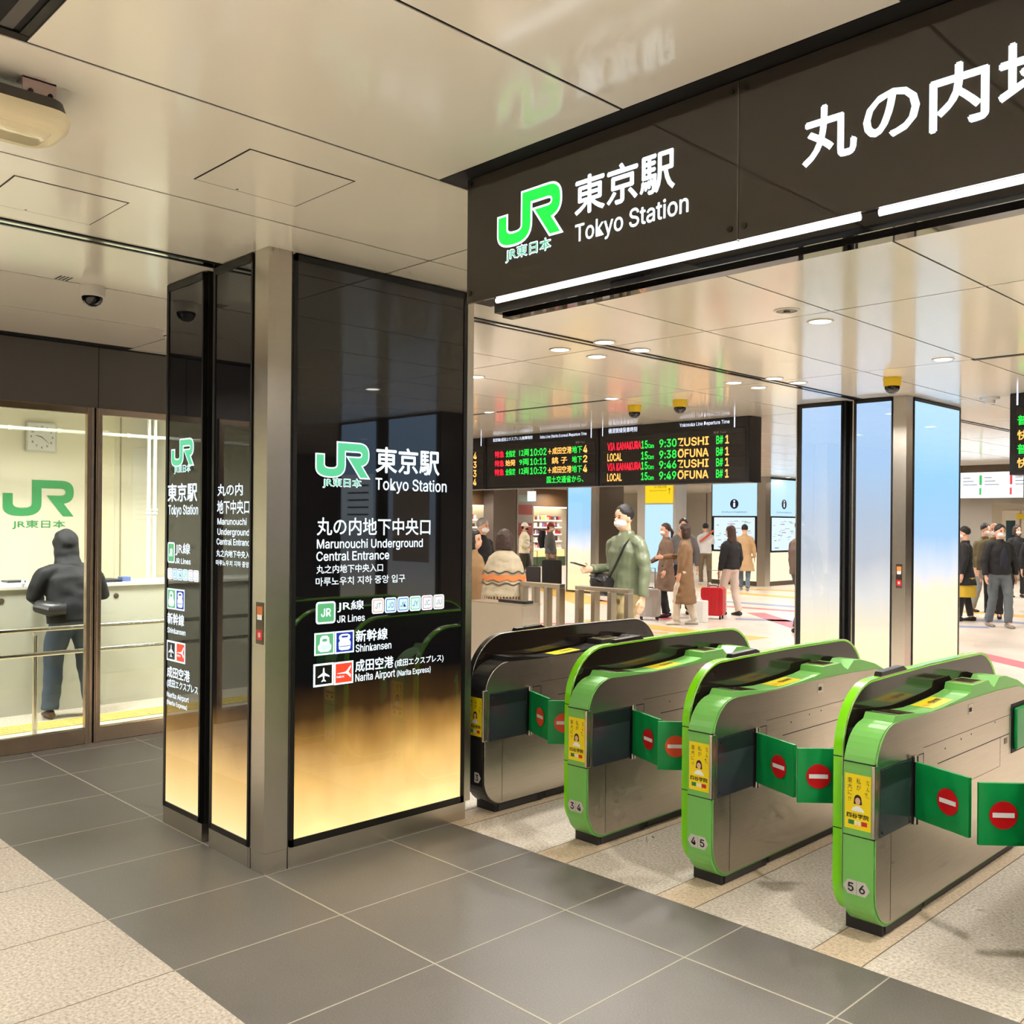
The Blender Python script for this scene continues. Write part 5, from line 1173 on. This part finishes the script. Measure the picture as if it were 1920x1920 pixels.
        b = MB(); b.tube([hc+V3(0, .06*k, -.01*k), hc+V3(0, .175*k, -.022*k)], [(.075*k, .010*k), (.055*k, .007*k)], 12); b.build('peak', hair, cp, local=True)
        b = MB(); b.ball(hc+V3(0, -.02*k, -.04*k), .084*k, .088*k, .07*k, n=14, k=8); b.v = [(q[0], min(q[1], head.y), q[2]) for q in b.v]; b.build('hair', mat('hair_dark', (30, 24, 22), rough=.5), t, local=True)
    elif style == 'hood':
        a.ball(hc+V3(0, -.01, -.0), .118*k, .128*k, .135*k, n=18, k=12); a.tube([hc+V3(0, -.02, -.04), hc+V3(0, -.05*k, -.16*k), V3(0, chest.y-.03*k, 1.36*k)], [(.115*k, .11*k), (.12*k, .10*k), (.15*k, .09*k)], 14)
        a.v = [(q[0], min(q[1], head.y+.085*k), q[2]) for q in a.v]
        fuse(a, 'hood', hair, t, vox, 3, .008, x, 12)
    if extra: extra(t, k, dict(head=head, neck=neck, chest=chest, sh=sh, el=el, wr=wr, hip=hip))
    return t
H_BLK = mat('hair_black', (24, 20, 19), rough=.55, bump=.3, bscale=90, stretch=(6, 6, .6)); H_BRN = mat('hair_brown', (62, 42, 34), rough=.58, bump=.3, bscale=90, stretch=(6, 6, .6)); H_GRY = mat('hair_grey', (150, 146, 142), rough=.5)
OLIVE = cloth('olive_nylon', (110, 118, 92), rough=.32, bump=.9, sc=16); KHAKI = cloth('khaki_cotton', (186, 168, 122)); BLKC = cloth('black_cloth', (24, 24, 27)); NAVY = cloth('navy_cloth', (30, 34, 52))
DENIM = cloth('denim', (70, 84, 104)); DENIMG = cloth('grey_denim', (104, 112, 118)); BRNC = cloth('brown_wool', (118, 94, 76)); TRENCH = cloth('trench_tan', (138, 108, 78)); CREAMC = cloth('cream_cloth', (232, 220, 190))
BEIGE = cloth('camel_cloth', (190, 158, 118)); TAN = cloth('tan_cloth', (160, 126, 88)); GREYC = cloth('grey_cloth', (104, 102, 100)); WHITEC = cloth('white_cloth', (222, 226, 232)); PINKW = cloth('pale_trousers', (214, 200, 186))
SH_W = mat('white_shoe', (226, 222, 212), rough=.5); SH_B = mat('black_shoe', (24, 22, 22), rough=.4); SH_BR = mat('brown_shoe', (96, 72, 58), rough=.5); SH_G = mat('grey_shoe', (150, 146, 140), rough=.5)
AW = 135.5
def bag_strap(t, k, P, m, s0, s1):
    a = MB(); a.tube(P, [(.022, .006)]*len(P), 8); a.build(s0, m, t, local=True)
# man in the green jacket, looking at a phone
def ex_green(t, k, J):
    pass
gm = person('man in shiny olive bomber jacket holding a phone, black bag across his chest', -5.97, 7.44, 262, 1.79, OLIVE, KHAKI, SH_BR, H_BLK, 'short',
    armR=((.235, -.03, 1.13), (.21, .26, 1.13)), armL=((-.27, .0, 1.13), (-.285, .05, .88)), stride=.14, girth=1.08, vox=.010, nod=.3)
# his bag, strap and phone are things of their own
T = Matrix.Translation((-5.97, 7.44, 0)) @ Matrix.Rotation(R(262-90), 4, 'Z'); TT = lambda p: T @ p
LEA = mat('black_leather', (30, 28, 30), rough=.4, bump=.2, bscale=30)
t = thing('shoulder_bag', 'black shoulder bag with wide strap worn by the man in the olive jacket', 'bag', T @ Vector((.20, .13, .95)))
a = MB(); rings = []
a.tube([(.30, .10, 1.03), (.20, .17, 1.01), (.02, .20, 1.0)], [(.085, .10), (.085, .115), (.075, .10)], 16, T=TT); o = fuse(a, 'bag_body', LEA, None, .012, 2); o.parent = t; 
for v in o.data.vertices: v.co = v.co-t.location
a = MB(); a.tube([(.02, .205, 1.08), (-.06, .185, 1.22), (-.11, .12, 1.40), (-.10, 0, 1.50), (.0, -.15, 1.36), (.16, -.16, 1.15), (.25, -.06, 1.03)], [(.024, .006)]*7, 8, T=TT); a.build('strap', LEA, t)
a = MB(); a.tube([(.30, .155, 1.09), (.18, .225, 1.08), (.04, .245, 1.06)], [(.05, .012)]*3, 8, T=TT); a.build('flap', mat('leather_sheen', (52, 50, 52), rough=.35), t)
t = thing('phone', 'dark phone held out in the right hand of the man in the olive jacket', 'phone', T @ Vector((.21, .42, 1.19)))
a = MB(); a.box(.175, .245, .36, .52, 1.205, 1.214, T=lambda p: T @ (Matrix.Translation((.21, .42, 1.2)) @ Matrix.Rotation(R(14), 4, 'X') @ Matrix.Translation((-.21, -.42, -1.2)) @ p)); a.build('case', M_INK, t, bevel=.003)

# two women talking
person('woman with ponytail in long brown coat standing beside the grey suitcase', -9.95, 13.5, 236, 1.61, BRNC, BLKC, SH_B, H_BRN, 'pony', coat=.46, armL=((-.24, .02, 1.10), (-.23, .10, .88)), armR=((.25, .05, 1.12), (.18, .25, 1.02)), girth=1.0, stride=.05)
person('woman with dark bob in belted tan trench coat and white shoes, reaching forward', -9.02, 12.75, 212, 1.60, TRENCH, cloth('white_trousers', (226, 216, 202)), SH_W, H_BRN, 'bob', coat=.34, mask=False,
    armR=((.25, .12, 1.18), (.10, .40, 1.17)), armL=((-.24, .03, 1.12), (-.24, .08, .90)), stride=.14, hemw=1.05)
person('person in dark grey jacket standing behind the two women in brown coats', -10.15, 14.3, 300, 1.70, GREYC, BLKC, SH_B, H_BLK, 'short', stride=.04)
person('person in white puffer jacket with orange sash seen from behind near the escalator', -14.56, 21.5, 140, 1.62, WHITEC, cloth('brown_trousers', (120, 106, 84)), SH_W, H_BLK, 'short', armR=((.25, .1, 1.2), (.2, .2, 1.35)),
    extra=lambda t, k, J: (lambda a: (a.tube([(-.18, -.10, 1.15), (.0, -.19, 1.30), (.17, -.10, 1.44)], [(.07, .02), (.10, .03), (.05, .02)], 10), a.build('sash', mat('orange_cloth', (226, 92, 52), rough=.7), t, local=True)))(MB()))
person('woman with very long dark hair in black jacket and pale trousers beside the red suitcase', -9.42, 14.7, 170, 1.58, BLKC, PINKW, SH_B, H_BRN, 'long', armR=((.24, -.03, 1.12), (.24, .05, .88)), girth=1.08)
person('person in long camel coat seen from behind in front of the information pillar', -12.75, 20.5, 118, 1.60, BEIGE, cloth('faded_denim', (108, 124, 138)), SH_G, H_BLK, 'short', coat=.48, stride=.16, hemw=1.15,
    extra=lambda t, k, J: (lambda a: (a.tube([(-.24, -.02, 1.28*k), (-.30, .0, 1.0*k), (-.27, .0, .86*k)], [(.03, .05), (.07, .12), (.05, .09)], 12), a.build('black_bag', BLKC, t, local=True)))(MB()))
person('person in brown padded jacket half hidden behind the blue lit pillar', -7.24, 13.19, 60, 1.68, cloth('brown_padded', (112, 92, 84), rough=.5, bump=.8), DENIM, SH_B, H_BLK, 'short', girth=1.1)
# left group
PON = cloth('poncho_knit', (178, 164, 138), bump=.5, sc=50)
def ex_poncho(t, k, J):
    a = MB(); a.tube([V3(0, -.0, .85), V3(0, -.0, .98), V3(0, -.01, 1.13), V3(0, -.01, 1.25), V3(0, -.01, 1.32)], [(.245, .20), (.238, .19), (.215, .165), (.17, .13), (.085, .085)], 20)
    po = fuse(a, 'poncho', PON, t, .014, 1, .012, 2, 9)
    for z0, z1, m in ((1.02, 1.075, mat('poncho_orange', (206, 122, 68), rough=.9)), (.975, .99, mat('poncho_brown', (84, 66, 50), rough=.9)), (1.095, 1.11, MATS['poncho_brown'])):
        a = MB(); v = []; n = 48
        for z in (z0, z1):
            f_ = .252-(z-.9)*.12
            for i in range(n):
                an = 2*PI*i/n; v.append((f_*1.0*math.cos(an), f_*.80*math.sin(an)-.005, z+.012*math.cos(an*10)))
        a.add(v, [(i, (i+1) % n, n+(i+1) % n, n+i) for i in range(n)], None, True); a.build('knit_band', m, po, local=True)
    a = MB()
    for i in range(44):
        an = 2*PI*i/44; cx, cy = .236*math.cos(an), .192*math.sin(an); a.tube([(cx, cy, .88), (cx*1.03, cy*1.03, .78)], [.008, .004], 5)
    f = a.build('fringe', PON, po, local=True); f['kind'] = 'stuff'
    a = MB(); a.ball(V3(0, -.09, 1.22), .12, .06, .09); a.build('poncho_hood', PON, t, local=True)
person('woman with brown bob in grey and orange fringed poncho seen from behind', -7.22, 6.98, 120, 1.53, None, None, SH_BR, H_BRN, 'bob', mask=False, extra=lambda t, k, J: (ex_poncho(t, k, J),
    (lambda a: (a.tube([V3(0, 0, .98), V3(0, 0, .5), V3(0, 0, .16)], [(.17, .14), (.19, .16), (.22, .18)], 24), a.build('pleated_skirt', cloth('rust_skirt', (150, 96, 58), bump=.8), t, local=True)))(MB())))
person('woman in tan coat facing the woman in the poncho, dark hair', -7.80, 7.06, 20, 1.52, TAN, BLKC, SH_B, H_BLK, 'bob', coat=.6, mask=False)
person('person in navy clothes at far left, cut by the pillar edge', -8.02, 6.62, 60, 1.38, NAVY, BLKC, SH_B, H_BLK, 'short', coat=.5)
person('grey haired man in black jacket and mask standing behind the woman in the poncho', -10.3, 9.5, 10, 1.66, BLKC, GREYC, SH_B, H_GRY, 'short')
person('person in cream jacket with white cap standing near the taupe pillar', -17.33, 17.46, 30, 1.60, CREAMC, cloth('dark_olive', (60, 58, 44)), SH_W, mat('white_cap', (232, 230, 226), rough=.7), 'cap', mask=BLKC, armR=((.26, .02, 1.14), (.20, .18, 1.08)), girth=1.15,
    extra=lambda t, k, J: (lambda a: (a.tube([(-.10, .14, 1.12), (-.12, .13, 1.30), (-.11, .0, 1.44)], [(.018, .008)]*3, 8), a.build('bag_strap', BLKC, t, local=True)))(MB()))
person('man in grey sweater with red cap and black backpack pulling a suitcase', -16.5, 17.55, 20, 1.60, GREYC, cloth('sand_trousers', (178, 152, 112)), SH_W, mat('red_cap', (130, 40, 44), rough=.7), 'cap', armR=((.25, -.02, 1.10), (.22, .10, .90)),
    extra=lambda t, k, J: (lambda a: (a.tube([(0, -.20, .98), (0, -.24, 1.2), (0, -.20, 1.42)], [(.13, .07), (.15, .10), (.11, .06)], 14), a.build('backpack', BLKC, t, local=True)))(MB()))
# right group
person('man in open black jacket, navy sweater and faded jeans walking at far right', -5.50, 16.38, 318, 1.64, BLKC, DENIMG, SH_G, H_BLK, 'short', armL=((-.27, -.02, 1.12), (-.27, .03, .88)), armR=((.27, .0, 1.12), (.27, .06, .88)), stride=.13, girth=1.08,
    extra=lambda t, k, J: (lambda a: (a.ball(V3(0, .075, 1.15*k), .085, .085, .25), a.build('sweater', NAVY, t, local=True)))(MB()))
person('bald man in white mask and olive coat beside the dark coat at far right', -6.10, 17.9, 290, 1.66, cloth('olive_coat', (96, 88, 62)), BLKC, SH_B, H_GRY, 'rim', coat=.7)
person('woman in long black coat over yellow skirt and black boots at far right', -6.24, 16.95, 200, 1.60, BLKC, None, SH_B, H_BLK, 'short', coat=.62,
    extra=lambda t, k, J: (lambda a, b: (a.tube([V3(0, 0, .75), V3(0, 0, .42)], [(.19, .16), (.21, .18)], 16), a.build('yellow_skirt', mat('yellow_cloth', (206, 172, 44), rough=.6), t, local=True),
      b.tube([V3(-.095, .09, .09), V3(-.095, .05, .42)], [.052, .062], 12), b.tube([V3(.095, -.09, .09), V3(.095, -.03, .42)], [.052, .062], 12), b.build('boots', SH_B, t, local=True)))(MB(), MB()))
person('man in olive jacket and grey jeans with mask behind the walking man', -6.62, 18.95, 330, 1.66, cloth('khaki_jacket', (104, 96, 66)), cloth('grey_jeans', (140, 146, 150)), SH_B, H_BLK, 'short', stride=.2)
person('person in black jacket with dark bob walking far behind the man in jeans', -7.55, 23.6, 320, 1.64, BLKC, BLKC, SH_B, H_BRN, 'bob')
person('person in black jacket at the right edge of the picture, far back', -5.95, 19.6, 300, 1.62, BLKC, DENIM, SH_B, H_BLK, 'short')
# visitor at the office counter
person('person in black hooded jacket and blue jeans leaning on the office counter', -8.12, 2.93, 178, 1.48, BLKC, DENIM, SH_BR, BLKC, 'hood', mask=False, lean=.30, stride=.02, girth=1.28, vox=.012, spread=.19,
    armL=((-.32, .10, 1.16), (-.20, .34, 1.12)), armR=((.32, .10, 1.16), (.20, .34, 1.12)), hands=True,
    extra=lambda t, k, J: (lambda a, b: (a.ball(V3(-.36, .05, 1.10), .012, .03, .03), a.build('sleeve_badge', M_MASK, t, local=True), b.tube([(-.28, -.05, .92), (-.20, -.14, .90), (-.10, -.16, .90)], [(.06, .05), (.09, .06), (.06, .05)], 10), b.build('waist_bag', LEA, t, local=True)))(MB(), MB()))
# ------------------------------------------------------------------ luggage
def suitcase(x, y, rz, w_, d_, h_, m, label, tilt=0, handle=.0, group='suitcases'):
    t = thing('suitcase', label, 'suitcase', (x, y, 0), R(rz), group=group); t.rotation_euler = (R(tilt), 0, R(rz))
    a = MB(); P = rrect(-w_/2, w_/2, .06, .06+h_, .05, 5); a.prism(P, 'y', -d_/2, d_/2); a.build('shell', m, t, local=True, bevel=.015, bseg=3)
    for i in range(5): b = MB(); xx = -w_/2+w_*(i+1)/6; b.box(xx-.006, xx+.006, -d_/2-.004, d_/2+.004, .10, .02+h_); b.build('rib', m, t, local=True, bevel=.003)
    for sx in (-1, 1):
        for sy in (-1, 1): b = MB(); b.tube([(sx*(w_/2-.05)-.012, sy*(d_/2-.04), .028), (sx*(w_/2-.05)+.012, sy*(d_/2-.04), .028)], .027, 12); b.box(sx*(w_/2-.05)-.01, sx*(w_/2-.05)+.01, sy*(d_/2-.04)-.015, sy*(d_/2-.04)+.015, .03, .07); b.build('wheel', M_RUB, t, local=True)
    b = MB(); b.tube([(-.07, 0, .06+h_), (-.06, 0, .085+h_), (.06, 0, .085+h_), (.07, 0, .06+h_)], .009, 8); b.build('grip', M_RUB, t, local=True)
    if handle: b = MB(); b.tube([(-.09, -.02, .05+h_), (-.09, -.02, .05+h_+handle), (.09, -.02, .05+h_+handle), (.09, -.02, .05+h_)], .008, 8); b.build('pull_handle', M_STEELD, t, local=True)
    return t
suitcase(-9.88, 12.95, 45, .36, .24, .46, mat('grey_shell', (176, 172, 170), rough=.35), 'small light grey suitcase standing behind the man in the olive jacket', handle=.36)
suitcase(-9.28, 13.95, 20, .38, .26, .48, mat('red_shell', (186, 16, 30), rough=.35), 'bright red suitcase beside the woman in the trench coat', tilt=0, handle=.3)
suitcase(-16.72, 17.18, 40, .36, .24, .46, mat('dark_shell', (50, 46, 48), rough=.3), 'smaller dark ribbed suitcase standing in front of the taller black one', handle=.40)
suitcase(-16.25, 17.35, 40, .48, .30, .64, mat('black_fabric_case', (26, 26, 28), rough=.7), 'tall black fabric suitcase beside the man with the backpack', handle=.2)
t = thing('shopping_bag', 'white shopping bag standing on the floor beside the red suitcase', 'bag', (-9.12, 13.3, 0))
a = MB(); a.box(-9.25, -8.98, 13.2, 13.36, 0, .36); a.build('paper', M_PAPERW, t, bevel=.006); a = MB(); a.tube([(-9.18, 13.28, .36), (-9.12, 13.28, .48), (-9.05, 13.28, .36)], .006, 6); a.build('handle', M_PAPERW, t)

D.scenes.remove(SCR)
